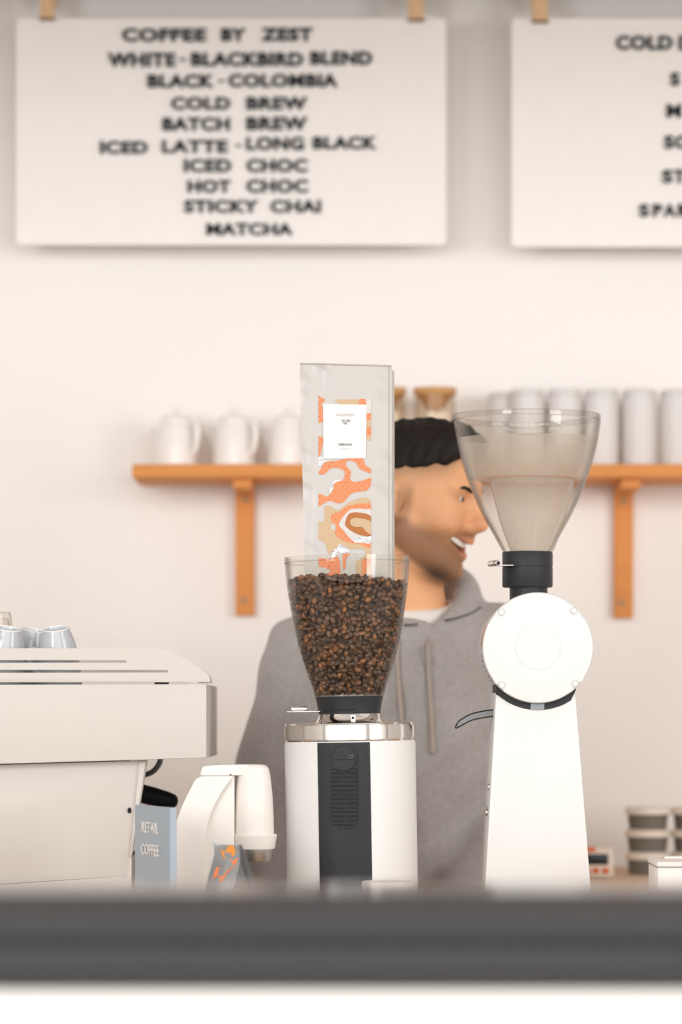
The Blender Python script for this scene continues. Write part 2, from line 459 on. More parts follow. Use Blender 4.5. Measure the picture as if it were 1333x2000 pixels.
board(32, 36, 872, 478, ((78, 106, 36), (798, 829, 38)), [
    [('COFFEE', 239, 403, 56, 82), ('BY', 433, 480, 56, 81), ('ZEST', 511, 611, 55, 81)],
    [('WHITE', 211, 343, 104, 131), ('-', 352, 362, 115, 119), ('BLACKBIRD', 374, 592, 103, 130), ('BLEND', 607, 727, 101, 127)],
    [('BLACK', 289, 418, 146, 172), ('-', 428, 437, 157, 161), ('COLOMBIA', 447, 660, 145, 171)],
    [('COLD', 335, 450, 190, 215), ('BREW', 482, 600, 190, 215)],
    [('BATCH', 318, 449, 230, 256), ('BREW', 482, 600, 229, 255)],
    [('ICED', 196, 289, 276, 301), ('LATTE', 317, 445, 274, 299), ('-', 461, 470, 283, 287), ('LONG', 482, 594, 268, 294), ('BLACK', 612, 736, 267, 292)],
    [('ICED', 360, 452, 311, 337), ('CHOC', 482, 601, 311, 337)],
    [('HOT', 367, 451, 352, 377), ('CHOC', 482, 602, 351, 377)],
    [('STICKY', 360, 505, 391, 416), ('CHAI', 529, 627, 391, 416)],
    [('MATCHA', 404, 572, 436, 460)]],
    'cream menu board with ten lines of black letters, above the left half of the shelf')
board(1000, 36, 1840, 482, ((1040, 1071, 41),), [
    [('COLD', 1204, 1314, 70, 98), ('D', 1327, 1352, 70, 98)],
    [('S', 1310, 1328, 142, 168)], [('M', 1303, 1331, 204, 230)],
    [('S', 1298, 1316, 265, 291), ('O', 1319, 1345, 265, 291)],
    [('S', 1294, 1314, 332, 358), ('T', 1317, 1338, 332, 358)],
    [('S', 1249, 1268, 399, 424), ('P', 1276, 1294, 399, 424), ('A', 1297, 1320, 399, 424), ('R', 1325, 1345, 399, 424)]],
    'cream menu board cut off by the picture edge, its black letters at the far side')

# ---------------------------------------------------------------- wall shelf
SF, SB = 6.0, WALL - .002
zt = zx(906, SF); zb = zx(933, SF)
sh = thing('wall_shelf', (xx(900, SF), SB, zb), 'long orange wooden wall shelf on two wooden brackets', 'shelf')
bm = NB(); box(bm, (xx(258, SF), SF, zb), (xx(1640, SF), SB, zt), .004); obj('shelf_board', bm, M_wood, sh)
for cx_, yb, s1, s2 in ((478.5, 1202, (481, 975), (477, 1172)), (1219, 1207, (1219, 978), (1214, 1177))):
    dw = SB - .02; hw = 18.5 * dw / F; c = xx(cx_, dw)
    bm = NB(); box(bm, (c - hw, dw, zx(yb, dw)), (c + hw, SB, zb), .002)
    box(bm, (c - hw, SF + .02, zb - .018), (c + hw, dw, zb), .002)
    br = obj('shelf_bracket', bm, M_wood, sh)
    for s in (s1, s2):
        bm = NB(); p = px(s[0], s[1], dw); rod(bm, (p.x, dw - .003, p.z), (p.x, dw, p.z), .006); sc = obj('bracket_screw', bm, mat('dull_screw', (172, 144, 116), .6, .2), br)

SD = 6.09
def teapot_at(cx_):
    s = SD / F
    base = px(cx_, 906, SD); base.z = zt
    t = thing('teapot', base, 'white porcelain teapot', 'teapot', 'white teapots on the left of the shelf')
    bm = NB(); b = base.z
    lathe(bm, base.x, SD, [(0, b), (.036, b), (.039, b + .004), (.037, b + .03), (.034, b + .065), (.031, b + .082), (.027, b + .086), (.025, b + .082), (0, b + .08)], 40)
    obj('body', bm, M_porcelain, t)
    bm = NB(); lathe(bm, base.x, SD, [(.029, b + .084), (.029, b + .088), (.02, b + .094), (.006, b + .096), (.005, b + .1), (.008, b + .104), (.006, b + .109), (0, b + .11)], 32)
    lid = obj('lid', bm, M_porcelain, t)
    bm = NB(); tube(bm, crom([(base.x - .03, SD, b + .025), (base.x - .045, SD, b + .035), (base.x - .053, SD, b + .06), (base.x - .066, SD, b + .074)], False), [.011, .0105, .01, .0095, .009, .0085, .008, .0078, .0075, .0072, .007, .0065, .0062, .006, .006, .006], 12)
    obj('spout', bm, M_porcelain, t)
    bm = NB(); tube(bm, crom([(base.x + .03, SD, b + .078), (base.x + .05, SD, b + .08), (base.x + .056, SD, b + .06), (base.x + .05, SD, b + .03), (base.x + .033, SD, b + .018)], False), .0055, 10)
    obj('handle', bm, M_porcelain, t)
    return t
tp = teapot_at(344)
tp.rotation_euler = (0, 0, -.75)
tp['label'] = 'white porcelain teapot at the left end of the shelf'
for cx_, lb in ((457, 'white porcelain teapot second from the left end of the shelf'), (564, 'white porcelain teapot partly behind the tall coffee bag')):
    dup(tp, Vector((xx(cx_, SD), SD, zt)), lb)

def jar_at(cx_, label):
    base = px(cx_, 906, SD); b = zt; s = SD / F
    t = thing('cork_jar', (base.x, SD, b), label, 'jar', 'cork topped jars on the shelf')
    r = 40 * s; h = (906 - 766) * s
    bm = NB(); lathe(bm, base.x, SD, [(0, b), (r, b), (r, b + h - .004), (r - .003, b + h), (r - .003, b + .004), (0, b + .004)], 40); obj('glass', bm, M_jar, t)
    bm = NB(); lathe(bm, base.x, SD, [(0, b + h - .03), (.012, b + h - .026), (r - .004, b + h + .001), (r + .002, b + h + .002), (r + .002, b + h + .014), (0, b + h + .014)], 40); obj('cork_stopper', bm, M_cork, t)
    bm = NB(); lathe(bm, base.x, SD, [(0, b + .005), (r - .006, b + .005), (r - .006, b + .045), (0, b + .048)], 32); obj('contents', bm, M_amber, t)
    for k in (-1, 1):
        bm = NB(); box(bm, (base.x + k * .0105 - .008 + .006, SD - .012, b + .045), (base.x + k * .0105 + .008 + .006, SD - .006, b + h - .03), .001); obj('paper_sachet', bm, M_paper, t)
    return t
j = jar_at(850, 'cork topped jar with white sachets, above the man\'s head')
dup(j, Vector((xx(752, SD), SD, zt)), 'cork topped jar mostly behind the tall coffee bag')

def canister_at(cx_, label, dd=SD):
    base = px(cx_, 906, dd); b = zt; s = dd / F; r = 33 * s; h = 152 * s
    t = thing('canister', (base.x, dd, b), label, 'canister', 'pale canisters in a row on the shelf')
    bm = NB(); lathe(bm, base.x, dd, [(0, b), (r - .003, b), (r, b + .003), (r, b + h - .012), (r - .002, b + h - .0115), (0, b + h - .0115)], 48); obj('body', bm, M_canister, t)
    bm = NB(); lathe(bm, base.x, dd, [(0, b + h - .0115), (r - .001, b + h - .0112), (r, b + h - .010), (r, b + h - .003), (r - .003, b + h), (0, b + h)], 48); obj('lid', bm, M_canister, t)
    return t
c0 = canister_at(1031, 'pale grey canister behind the left part of the clear empty hopper')
for cx_, lb, dd in ((987, 'pale grey canister at the left end of its row, set behind the next', SD + .055), (1104, 'pale grey canister above the middle of the clear empty hopper', SD),
                (1176, 'pale grey canister just above the right rim of the empty hopper', SD), (1250, 'pale grey canister next to last before the picture edge', SD),
                (1324, 'pale grey canister cut by the right picture edge', SD)):
    dup(c0, Vector((xx(cx_, dd), dd, zt)), lb)

# ---------------------------------------------------------------- front grinder with the bean hopper
GD = 4.8; GX = 693.0; s = GD / F
gb = Vector((xx(GX, GD), GD, WT))
gr = thing('coffee_grinder', gb, 'white cylindrical coffee grinder with black front panel and full bean hopper', 'coffee grinder')
def GL(prof, seg=96):
    bm = NB(); plathe(bm, GX, GD, prof, seg); return bm
RB = 128.0
obj('body', GL([(0, 1982), (RB, 1982), (RB, 1452), (RB - 1.5, 1447), (0, 1447)]), M_white, gr)
obj('metal_ring', GL([(0, 1447), (RB - 1, 1447), (RB - .5, 1444.2), (RB - 2.5, 1443.8), (RB - 2.5, 1442.4), (RB, 1442), (RB, 1417.6), (RB - 2.5, 1417.2), (RB - 2.5, 1415.6), (RB - .5, 1415.2), (RB - 2, 1412), (RB - 6, 1411), (0, 1411)]), M_chrome, gr)
obj('neck', GL([(0, 1411), (70, 1411), (66, 1408.5), (63, 1404), (61, 1399), (60, 1394), (0, 1394)]), M_chrome, gr)
col = obj('collar', GL([(0, 1394), (60.5, 1394), (61.5, 1384), (63.5, 1372), (66.5, 1361), (66, 1360), (0, 1360)]), M_black, gr)
# clear hopper: outer and inner wall
outer = [(66, 1360), (69, 1350), (83, 1311), (96.7, 1267), (106, 1224), (113, 1180), (119, 1137), (122.5, 1088)]
outer = crom([(a, b) for a, b in outer], False, 5)
TH = 3.6
def hop_r(y):
    for (r0, y0), (r1, y1) in zip(outer, outer[1:]):
        if y1 <= y <= y0: return r0 + (r1 - r0) * (y0 - y) / (y0 - y1)
    return outer[0][0] if y > outer[0][1] else outer[-1][0]
inner = [(r - TH, y) for r, y in reversed(outer)]
hop = obj('hopper', GL(outer + inner + [(outer[0][0] - TH, 1356), (0, 1356)]), M_hopper, gr)
hop['label'] = 'clear plastic hopper'
obj('hopper_rim', GL([(119.5, 1099.6), (123.4, 1099.6), (123.4, 1097.6), (119.5, 1097.6), (119.5, 1099.6)]), M_rim, hop)
obj('hopper_base_ring', GL([(62, 1359), (67.6, 1359), (69.6, 1350), (68.5, 1349), (64, 1351), (62, 1359)]), M_rim, hop)

def gpt(ang, r, y):       # point on the grinder at angle (0 faces the camera, positive to the right), radius px, row
    return Vector((gb.x + r * s * math.sin(ang), GD - r * s * math.cos(ang), zx(y, GD)))
def gx(xp, yrow):          # horizontal picture position -> offset from the axis at this row (the machine leans a little)
    return xp - (GX - (1982 - yrow) * 0.0167)
# black front panel, curved
a0, a1 = math.asin(-62.5 / RB), math.asin(37.5 / RB)
bm = NB(); n = 18; rows = []
for rr_, y in ((RB - 2, 1449), (RB + 1.2, 1449), (RB + 1.2, 1982), (RB - 2, 1982)):
    rows.append([bm.verts.new(gpt(a0 + (a1 - a0) * i / n, rr_, y)) for i in range(n + 1)])
for k in range(4):
    A, B = rows[k], rows[(k + 1) % 4]
    for i in range(n): bm.faces.new((A[i], A[i + 1], B[i + 1], B[i]))
bm.faces.new([r[0] for r in rows]); bm.faces.new([r[-1] for r in rows][::-1])
fp_ = obj('front_panel', bm, M_black, gr); fp_['label'] = 'black front panel'
am = math.asin(-13.0 / RB)
tx = Vector((math.cos(am), math.sin(am), 0)); nv = Vector((math.sin(am), -math.cos(am), 0))
def fpt(u, y, out):        # on the tangent plane of the panel: u px sideways, row y, out px towards the viewer
    return Vector((gb.x, GD, 0)) + (nv * (RB + out) + tx * u) * s + Vector((0, 0, zx(y, GD)))
bm = NB()
ol = [(-27, 1478), (27, 1478)] + [(27 * math.cos(t), 1590 + 27 * math.sin(t)) for t in [math.pi * k / 14 for k in range(15)]]
A = [bm.verts.new(fpt(u, y, 1.0)) for u, y in ol]; B = [bm.verts.new(fpt(u, y, -4)) for u, y in ol]
bm.faces.new(A); bm.faces.new(B[::-1])
for i in range(len(ol)): bm.faces.new((A[i], B[i], B[(i + 1) % len(ol)], A[(i + 1) % len(ol)]))
y = 1499.0
while y < 1612:
    hw = 26.0 if y < 1588 else math.sqrt(max(0, 26.0 ** 2 - (y + 5 - 1590) ** 2))
    if hw > 6:
        q = [(-hw, y, 1.0), (hw, y, 1.0), (hw, y + 1.2, 2.2), (-hw, y + 1.2, 2.2), (-hw, y + 6.2, 3.4), (hw, y + 6.2, 3.4), (hw, y + 6.8, 1.0), (-hw, y + 6.8, 1.0)]
        v = [bm.verts.new(fpt(*c)) for c in q]
        for f in ((0, 1, 2, 3), (3, 2, 5, 4), (4, 5, 6, 7)): bm.faces.new([v[i] for i in f])
        bm.faces.new((v[0], v[3], v[4], v[7])); bm.faces.new((v[1], v[6], v[5], v[2]))
    y += 8.35
obj('vent_grille', bm, M_black2, gr, ang=25)
def fdisc(bm, r0, r1, o0, o1, yc, uc=0, seg=40):
    rings = []
    for r, o in ((r0, o0), (r1, o0), (r1, o1), (r0, o1)) if r0 > 0 else ((r1, o0), (r1, o1)):
        rings.append([bm.verts.new(fpt(uc + r * math.cos(2 * math.pi * k / seg), yc + r * math.sin(2 * math.pi * k / seg), o)) for k in range(seg)])
    m_ = len(rings)
    for a in range(m_ if m_ == 4 else 1):
        for k in range(seg): bm.faces.new((rings[a][k], rings[a][(k + 1) % seg], rings[(a + 1) % m_][(k + 1) % seg], rings[(a + 1) % m_][k]))
    if m_ == 2: bm.faces.new(rings[1]); bm.faces.new(rings[0][::-1])
    return bm
bm = NB(); fdisc(bm, 0, 25.5, -1, 3, 1477); fdisc(bm, 22.8, 25.5, 3, 6, 1477)
dial = obj('dial', bm, M_black, gr)
bm = NB()
for (u0, u1, y0, y1, o) in ((-22, 22, 1472, 1481, 8),):
    q = [fpt(u, y, w_) for w_ in (3, o) for u, y in ((u0, y0), (u1, y0), (u1, y1), (u0, y1))]
    v = [bm.verts.new(c) for c in q]
    for f in ((4, 5, 6, 7), (0, 1, 5, 4), (1, 2, 6, 5), (2, 3, 7, 6), (3, 0, 4, 7), (3, 2, 1, 0)): bm.faces.new([v[i] for i in f])
obj('dial_bar', bm, M_black2, dial)
bm = NB()
for yy in (1473.5, 1478.2):
    q = [fpt(u, y_, w_) for w_ in (8, 8.5) for u, y_ in ((6, yy), (21, yy - .8), (21, yy + 1), (10, yy + 1))]
    v = [bm.verts.new(c) for c in q]
    for f in ((4, 5, 6, 7), (0, 1, 5, 4), (1, 2, 6, 5), (2, 3, 7, 6), (3, 0, 4, 7)): bm.faces.new([v[i] for i in f])
obj('dial_pointer', bm, mat('grey_print', (104, 103, 102), 0.6), dial)
M_mark = mat('embossed_mark', (72, 72, 73), 0.5)
for uc, gl_ in ((-33, 'F'), (33, 'G')):
    bm = NB()
    for (ua, ub, ya, yb) in ((-4, 4, -5, -4.2), (-4, 4, 4.2, 5), (-4, -3.2, -5, 5), (3.2, 4, -5, 5), (-1.3, 1.3, -2.2, -1.2), (-1.3, -.4, -2.2, 2.2), (-1.3, 1.3, 1.3, 2.2), (.4, 1.3, 0, 2.2)):
        q = [fpt(uc + u, 1477.5 + y_, w_ - 1.5) for w_ in (0.5, 1.7 + (abs(uc) > 10) * 2.2 - 1.5) for u, y_ in ((ua, ya), (ub, ya), (ub, yb), (ua, yb))]
        q = [gpt(am + (uc + u) / RB, RB + w_, 1477.5 + y_) for w_ in (0.8, 2.0) for u, y_ in ((ua, ya), (ub, ya), (ub, yb), (ua, yb))]
        v = [bm.verts.new(c) for c in q]
        for f in ((4, 5, 6, 7), (0, 1, 5, 4), (1, 2, 6, 5), (2, 3, 7, 6), (3, 0, 4, 7)): bm.faces.new([v[i] for i in f])
    obj('dial_mark', bm, M_mark, gr)
# shut-off slide of the hopper and locking screw
def gp(xp, y, dy=0.0):
    return Vector((gb.x + gx(xp, y) * s, GD + dy, zx(y, GD)))
bm = NB(); a = gp(561, 1389); b = gp(640, 1387.6)
box(bm, (a.x, GD - .014, a.z), (b.x, GD + .014, a.z + .0012), .0004)
sl = obj('slide_plate', bm, M_chrome, gr)
bm = NB(); rod(bm, gp(569, 1382.5, -.004), gp(600, 1382.5, -.004), 5.2 * s, 20, .001); obj('slide_knob', bm, M_chrome, sl)
bm = NB(); box(bm, (gb.x + gx(620, 1386) * s, GD - 61.9 * s, zx(1387.4, GD)), (gb.x + gx(693, 1386) * s, GD - 50 * s, zx(1385.4, GD)))
obj('slide_slot', bm, M_rubber, col)
bm = NB(); c = gp(690, 1402); yf = GD - 65 * s
box(bm, (c.x - 4.5 * s, yf - .002, c.z - 8 * s), (c.x + 4.5 * s, yf + .006, c.z + 7 * s), .001); ls = obj('lock_tab', bm, M_chrome, gr)
bm = NB(); rod(bm, (c.x - .5 * s, yf - .0028, c.z), (c.x - .5 * s, yf, c.z), 2.8 * s); obj('lock_screw', bm, M_rubber, ls)
gr.rotation_euler = (0, -0.0167, 0)

# lidded white pot in front of it
pd = 4.60
pot = thing('lidded_pot', (xx(757, pd), pd, WT), 'round white lidded pot just in front of the bean grinder', 'pot')
bm = NB(); plathe(bm, 757, pd, [(0, 1400 + (ZC - WT) * F / pd), (44, 1400 + (ZC - WT) * F / pd), (47, 1900), (48, 1735), (0, 1735)], 48); obj('body', bm, M_plastic_w, pot)
bm = NB(); plathe(bm, 757, pd, [(0, 1735), (50, 1735), (50.5, 1733), (50, 1722), (47, 1720.5), (43, 1721.5), (0, 1721.5)], 48); obj('lid', bm, M_plastic_w, pot)

# ---------------------------------------------------------------- coffee beans in the hopper
LEAN = -0.0167
def lean(p):
    q = Vector(p) - gb; c_, s_ = math.cos(LEAN), math.sin(LEAN)
    return gb + Vector((q.x * c_ + q.z * s_, q.y, -q.x * s_ + q.z * c_))
BAGC = Vector((xx(682, GD), GD + .004, 0)); BAGW, BAGD, BAGYAW = 180 * 4.77 / F, .072, math.radians(-4)
def in_bag(p, m):
    if p.z < zx(1194, GD): return False
    q = lean(p); q = Vector((q.x - BAGC.x, q.y - BAGC.y))
    u = q.x * math.cos(-BAGYAW) - q.y * math.sin(-BAGYAW); v = q.x * math.sin(-BAGYAW) + q.y * math.cos(-BAGYAW)
    return abs(u) < BAGW / 2 + m and abs(v) < BAGD / 2 + m

def bean_mesh(nu=14, nv=9):
    bm = NB(); L_, W_, T_ = .0054, .0038, .0050
    verts = [[None] * nu for _ in range(nv)]
    top = bm.verts.new((0, -L_, 0)); bot = bm.verts.new((0, L_, 0))
    for i in range(nv):
        ph = math.pi * (i + 1) / (nv + 1)
        for k in range(nu):
            th = 2 * math.pi * k / nu
            x = W_ * math.sin(ph) * math.cos(th); y = -L_ * math.cos(ph); z = math.sin(ph) * math.sin(th)
            z = z * T_ * (1.0 if z > 0 else 0.32)
            if math.sin(th) < -0.9: z += .0011 * math.sin(ph)
            verts[i][k] = bm.verts.new((x, y, z + .001))
    for k in range(nu):
        bm.faces.new((top, verts[0][k], verts[0][(k + 1) % nu])); bm.faces.new((bot, verts[-1][(k + 1) % nu], verts[-1][k]))
        for i in range(nv - 1): bm.faces.new((verts[i][k], verts[i + 1][k], verts[i + 1][(k + 1) % nu], verts[i][(k + 1) % nu]))
    for f in bm.faces: f.smooth = True
    bmesh.ops.recalc_face_normals(bm, faces=bm.faces[:])
    return bm
brng = random.Random(11)
cells = {}
CS = .0064
beans = []
def try_bean(p, md):
    k = (int(p.x // CS), int(p.y // CS), int(p.z // CS))
    for a in (-1, 0, 1):
        for b in (-1, 0, 1):
            for c_ in (-1, 0, 1):
                for q in cells.get((k[0] + a, k[1] + b, k[2] + c_), ()):
                    if (q - p).length_squared < md * md: return False
    cells.setdefault(k, []).append(p); return True
def ytop(u): return 1133 - 4 * math.cos(u * 2.1 + .5) + 5 * u
TOPS = (1133, 1352)
for phase, tries in ((0, 40000), (1, 20000), (2, 14000)):
    for _ in range(tries):
        if phase == 0:
            y = brng.uniform(1134, 1352); a = brng.uniform(0, 2 * math.pi); r = hop_r(y) - TH - 4.6 - brng.random() * 1.2
        elif phase == 1:
            y = brng.uniform(1134, 1350); a = brng.uniform(0, 2 * math.pi); r = hop_r(y) - TH - 4.6 - brng.uniform(4, 13)
        else:
            a = brng.uniform(0, 2 * math.pi); r = math.sqrt(brng.random()) * 112; y = 1133 + brng.uniform(-3, 8)
        u = r * math.sin(a) / 110.0
        if y < ytop(u): y = ytop(u) + brng.random() * 2
        r = min(r, hop_r(y) - TH - 4.6)
        p = Vector((gb.x + r * s * math.sin(a), GD - r * s * math.cos(a), zx(y, GD)))
        if in_bag(p, .004): continue
        if not try_bean(p, (.0060 if phase == 0 else .0062)): continue
        beans.append((p, a, r, y, phase))
def bean_rot(a, phase):
    e = Euler((brng.uniform(-.5, .5), brng.uniform(-.5, .5), brng.uniform(0, 6.28))).to_matrix()
    flip = Matrix.Rotation(math.pi if brng.random() < .45 else 0, 3, 'Y')
    if phase == 2: return (e @ flip)
    out = Vector((math.sin(a), -math.cos(a), 0))
    q = out.to_track_quat('Z', 'Y').to_matrix()
    spin = Matrix.Rotation(brng.uniform(0, 6.28), 3, 'Z'); tilt = Euler((brng.gauss(0, .5), brng.gauss(0, .5), 0)).to_matrix()
    return q @ tilt @ spin @ flip
def front(b): return -b[2] * math.cos(b[1]) if b[4] == 0 else 999
order = sorted(range(len(beans)), key=lambda i: front(beans[i]))
single = set(order[:300])
src = bean_mesh(); me = bpy.data.meshes.new('coffee_bean'); src.to_mesh(me); me.materials.append(M_bean)
first = None
mass = NB(); tone = mass.verts.layers.float.new('tone')
small = bean_mesh(10, 6)
for i, b in enumerate(beans):
    p = lean(b[0]); R = bean_rot(b[1], b[4]); sc_ = brng.uniform(.9, 1.08)
    if i in single:
        if first is None:
            o = bpy.data.objects.new('coffee_bean', me); first = o
            tag(o, 'dark roasted coffee bean lying against the front of the clear hopper', 'coffee bean', 'coffee beans at the hopper front')
        else: o = first.copy()
        COL.objects.link(o); o.location = p; o.rotation_euler = R.to_euler(); o.scale = (sc_, sc_, sc_)
    else:
        tv = brng.random(); mp = {}
        for v in small.verts:
            nvv = mass.verts.new(p + R @ (v.co * sc_)); nvv[tone] = tv; mp[v] = nvv
        for f in small.faces:
            nf = mass.faces.new([mp[v] for v in f.verts]); nf.smooth = True
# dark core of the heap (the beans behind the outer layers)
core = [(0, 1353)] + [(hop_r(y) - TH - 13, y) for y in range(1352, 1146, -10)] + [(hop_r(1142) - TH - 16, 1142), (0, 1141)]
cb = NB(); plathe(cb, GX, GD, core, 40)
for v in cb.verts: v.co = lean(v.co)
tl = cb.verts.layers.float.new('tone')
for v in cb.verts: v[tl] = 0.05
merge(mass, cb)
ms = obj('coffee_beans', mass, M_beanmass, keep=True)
tag(ms, 'heap of dark roasted coffee beans filling the clear hopper behind the front ones', 'coffee beans', kind='stuff')

# ---------------------------------------------------------------- coffee bag stuck upside down in the hopper
FD = GD + .004 - BAGD / 2          # front face distance
bag = thing('coffee_bag', (BAGC.x, BAGC.y, zx(1185, GD)), 'tall grey coffee bag with orange camouflage print standing upside down in the hopper', 'coffee bag')
def wr(u, z):   # crumple of the front film; calm over the printed strip
    a = (math.sin(u * 90 + z * 37) * math.sin(z * 61 + u * 23) * .0016 + math.sin(z * 140 + u * 60) * .0007)
    edge = min(1.0, max(0.0, (abs(u + .004) - .036) / .02)); topk = min(1, max(0, (z - 1.815) / .02))
    g_ = math.exp(-((u + .028) / .022) ** 2 - ((z - 1.815) / .028) ** 2) + .5 * math.exp(-((u + .055) / .012) ** 2)
    a2 = g_ * .0016 * math.sin(u * 300 + z * 170) * math.sin(z * 210 - u * 110 + 1) if z > 1.4 else 0
    return a2 * (1 if (u < -.043 or z > 1.789) else 0) + a * max(edge * .8, topk) - .002 * (1 - (u / (BAGW / 2)) ** 2)
ztop = zx(713, FD); zbot = zx(1190, FD)
bm = NB(); NX, NZ, NS = 30, 60, 8
hw = BAGW / 2
def ring_pts(z):
    k = (ztop - z) / (ztop - zbot); out = []
    for i in range(NX + 1):
        u = -hw + 2 * hw * i / NX; out.append((u, -BAGD / 2 + wr(u, z)))
    for i in range(1, NS):
        t = i / NS; out.append((hw - .009 * math.sin(math.pi * t) * (0.25 + .75 * min(1, k * 3)), -BAGD / 2 + BAGD * t))
    for i in range(NX + 1):
        u = hw - 2 * hw * i / NX; out.append((u, BAGD / 2 - wr(-u, z + .3)))
    for i in range(1, NS):
        t = i / NS; out.append((-hw + .009 * math.sin(math.pi * t) * (0.25 + .75 * min(1, k * 3)), BAGD / 2 - BAGD * t))
    return out
def bagw(u, v, z):
    k = (ztop - z) / (ztop - zbot); u = u * (1 - .06 * k) + .0014 * k
    c_, s_ = math.cos(BAGYAW), math.sin(BAGYAW)
    return Vector((BAGC.x + u * c_ - v * s_ + (-.0022 + .0030 * k), BAGC.y + u * s_ + v * c_, z - .0022 * (u / hw) * (1 - k)))
rings = []
for j_ in range(NZ + 1):
    z = ztop + (zbot - ztop) * j_ / NZ
    rings.append([bm.verts.new(bagw(u, v, z)) for u, v in ring_pts(z)])
m_ = len(rings[0])
for A, B in zip(rings, rings[1:]):
    for i in range(m_): bm.faces.new((A[i], A[(i + 1) % m_], B[(i + 1) % m_], B[i]))
bm.faces.new(rings[0]); bm.faces.new(rings[-1][::-1])
bmesh.ops.triangulate(bm, faces=[f for f in bm.faces if len(f.verts) > 4])
obj('bag_body', bm, M_bag, bag, ang=50)
# folded lip along the top edge and the gusset seam
bm = NB(); tube(bm, [bagw(-hw + 2 * hw * i / 20, -BAGD / 2 + wr(-hw + 2 * hw * i / 20, ztop) - .0006, ztop + .0004) for i in range(21)], .0011, 8)
obj('top_fold', bm, M_bagdark, bag)
bm = NB(); tube(bm, [bagw(hw - .004, -BAGD / 2 + wr(hw - .004, ztop + (zbot - ztop) * i / 30) - .0002, ztop + (zbot - ztop) * i / 30) for i in range(31)], .0010, 6)
obj('side_seam', bm, M_bagdark, bag)

def bagpx(x, y, off):      # printed point: picture position on the front face
    d = FD
    u = xx(x, d) - BAGC.x; z = zx(y, d)
    k = (ztop - z) / (ztop - zbot); u = (u - (-.0022 + .0030 * k) - .0014 * k) / (1 - .06 * k)
    return bagw(u, -BAGD / 2 + wr(u, z) - off, z)
def Z2(pts): return [(600 + x * .125, 890 + y * .125) for x, y in pts]
def Z1(pts): return [(615 + x * .0975, 770 + y * .0975) for x, y in pts]
shapes = []   # (material index, layer, outline)
TAN, ORA, WHI, BRO, FOI = 0, 1, 2, 3, 4
def S(m, l, pts, smooth=True):
    if smooth: pts = crom(pts, True, 4)
    shapes.append((m, l, [(min(729.2, max(626.0, x)), y) for x, y in pts]))
S(TAN, 1, Z2([(300, 800), (380, 785), (510, 855), (610, 790), (780, 690), (1040, 725), (1040, 1600), (960, 1580), (940, 1490), (880, 1460), (730, 1460), (660, 1440), (620, 1400), (540, 1400), (430, 1490), (380, 1540), (350, 1500), (320, 1390), (280, 1350), (230, 1320), (0, 1250), (0, 1040), (280, 1030), (300, 930)]))
S(FOI, 1, Z1([(205, 970), (215, 1320), (420, 1300), (300, 1350), (180, 1425), (-100, 1460), (-100, 1270), (110, 1260), (160, 1200), (180, 1060)]))
S(FOI, 1, Z2([(520, 405), (560, 385), (500, 385), (440, 410), (415, 480), (385, 530), (400, 600), (440, 510), (460, 430)]))
S(ORA, 2, Z2([(0, 255), (210, 255), (300, 115), (480, 85), (640, 50), (830, 30), (900, 40), (950, 150), (1040, 205), (1040, 275), (920, 235), (840, 190), (790, 110), (700, 75), (640, 105), (645, 165), (710, 240), (715, 300), (705, 370), (760, 410), (850, 400), (930, 375), (1040, 345), (1040, 430), (980, 530), (930, 550), (760, 580), (680, 635), (600, 730), (500, 745), (380, 710), (300, 745), (200, 800), (0, 810), (0, 600), (260, 610), (310, 645), (360, 630), (400, 590), (440, 510), (460, 430), (520, 405), (580, 390), (620, 320), (615, 250), (560, 210), (470, 195), (390, 210), (330, 270), (270, 300), (0, 290)]))
S(ORA, 2, Z2([(400, 970), (440, 910), (540, 880), (620, 810), (780, 760), (930, 750), (1040, 795), (1040, 1405), (850, 1385), (690, 1360), (600, 1330), (480, 1240), (475, 1150), (480, 1090), (420, 1030)]))
S(WHI, 3, Z2([(530, 1060), (640, 900), (720, 840), (850, 825), (940, 835), (1040, 875), (1040, 1340), (900, 1360), (780, 1355), (680, 1270), (600, 1170), (545, 1110)]))
S(BRO, 4, Z2([(625, 1060), (670, 930), (740, 890), (850, 890), (1040, 955), (1040, 1250), (900, 1250), (780, 1210), (660, 1130)]))
S(TAN, 5, Z2([(700, 1030), (740, 985), (830, 975), (1040, 1035), (1040, 1220), (960, 1190), (890, 1115), (790, 1115), (720, 1080)]))
S(FOI, 4, Z2([(790, 1300), (850, 1270), (1040, 1258), (1040, 1330), (900, 1345), (780, 1355)]))
S(FOI, 4, Z2([(560, 1095), (600, 1110), (610, 1160), (580, 1140)]))
S(ORA, 2, Z2([(0, 1600), (380, 1615), (530, 1605), (530, 2100), (250, 2090), (290, 1890), (385, 1820), (360, 1770), (240, 1740), (0, 1720)]))
S(ORA, 3, Z2([(590, 1550), (700, 1535), (645, 1610), (630, 1760), (595, 1760)]))
S(TAN, 2, Z2([(810, 1640), (1040, 1590), (1040, 2090), (780, 2090), (800, 1900)]))
S(ORA, 3, Z2([(910, 1630), (1040, 1600), (1040, 1700), (960, 1760), (970, 2080), (910, 2080), (890, 1720)]))
S(FOI, 3, Z2([(520, 1400), (560, 1390), (600, 1450), (690, 1470), (700, 1500), (640, 1530), (560, 1520), (510, 1480)]))
S(FOI, 2, Z2([(430, 1500), (490, 1450), (510, 1530), (430, 1600)]))
S(ORA, 2, Z1([(-100, 50), (240, 112), (170, 215), (205, 310), (215, 540), (150, 575), (-100, 570)]))
S(ORA, 2, Z1([(-100, 865), (150, 864), (215, 862), (215, 950), (175, 1070), (150, 1220), (110, 1260), (-100, 1260)]))
S(ORA, 2, Z1([(930, 90), (1090, 88), (1090, 200), (925, 205)], ), False)
S(ORA, 2, Z1([(1060, 395), (1180, 350), (1180, 485), (1060, 525)]), False)
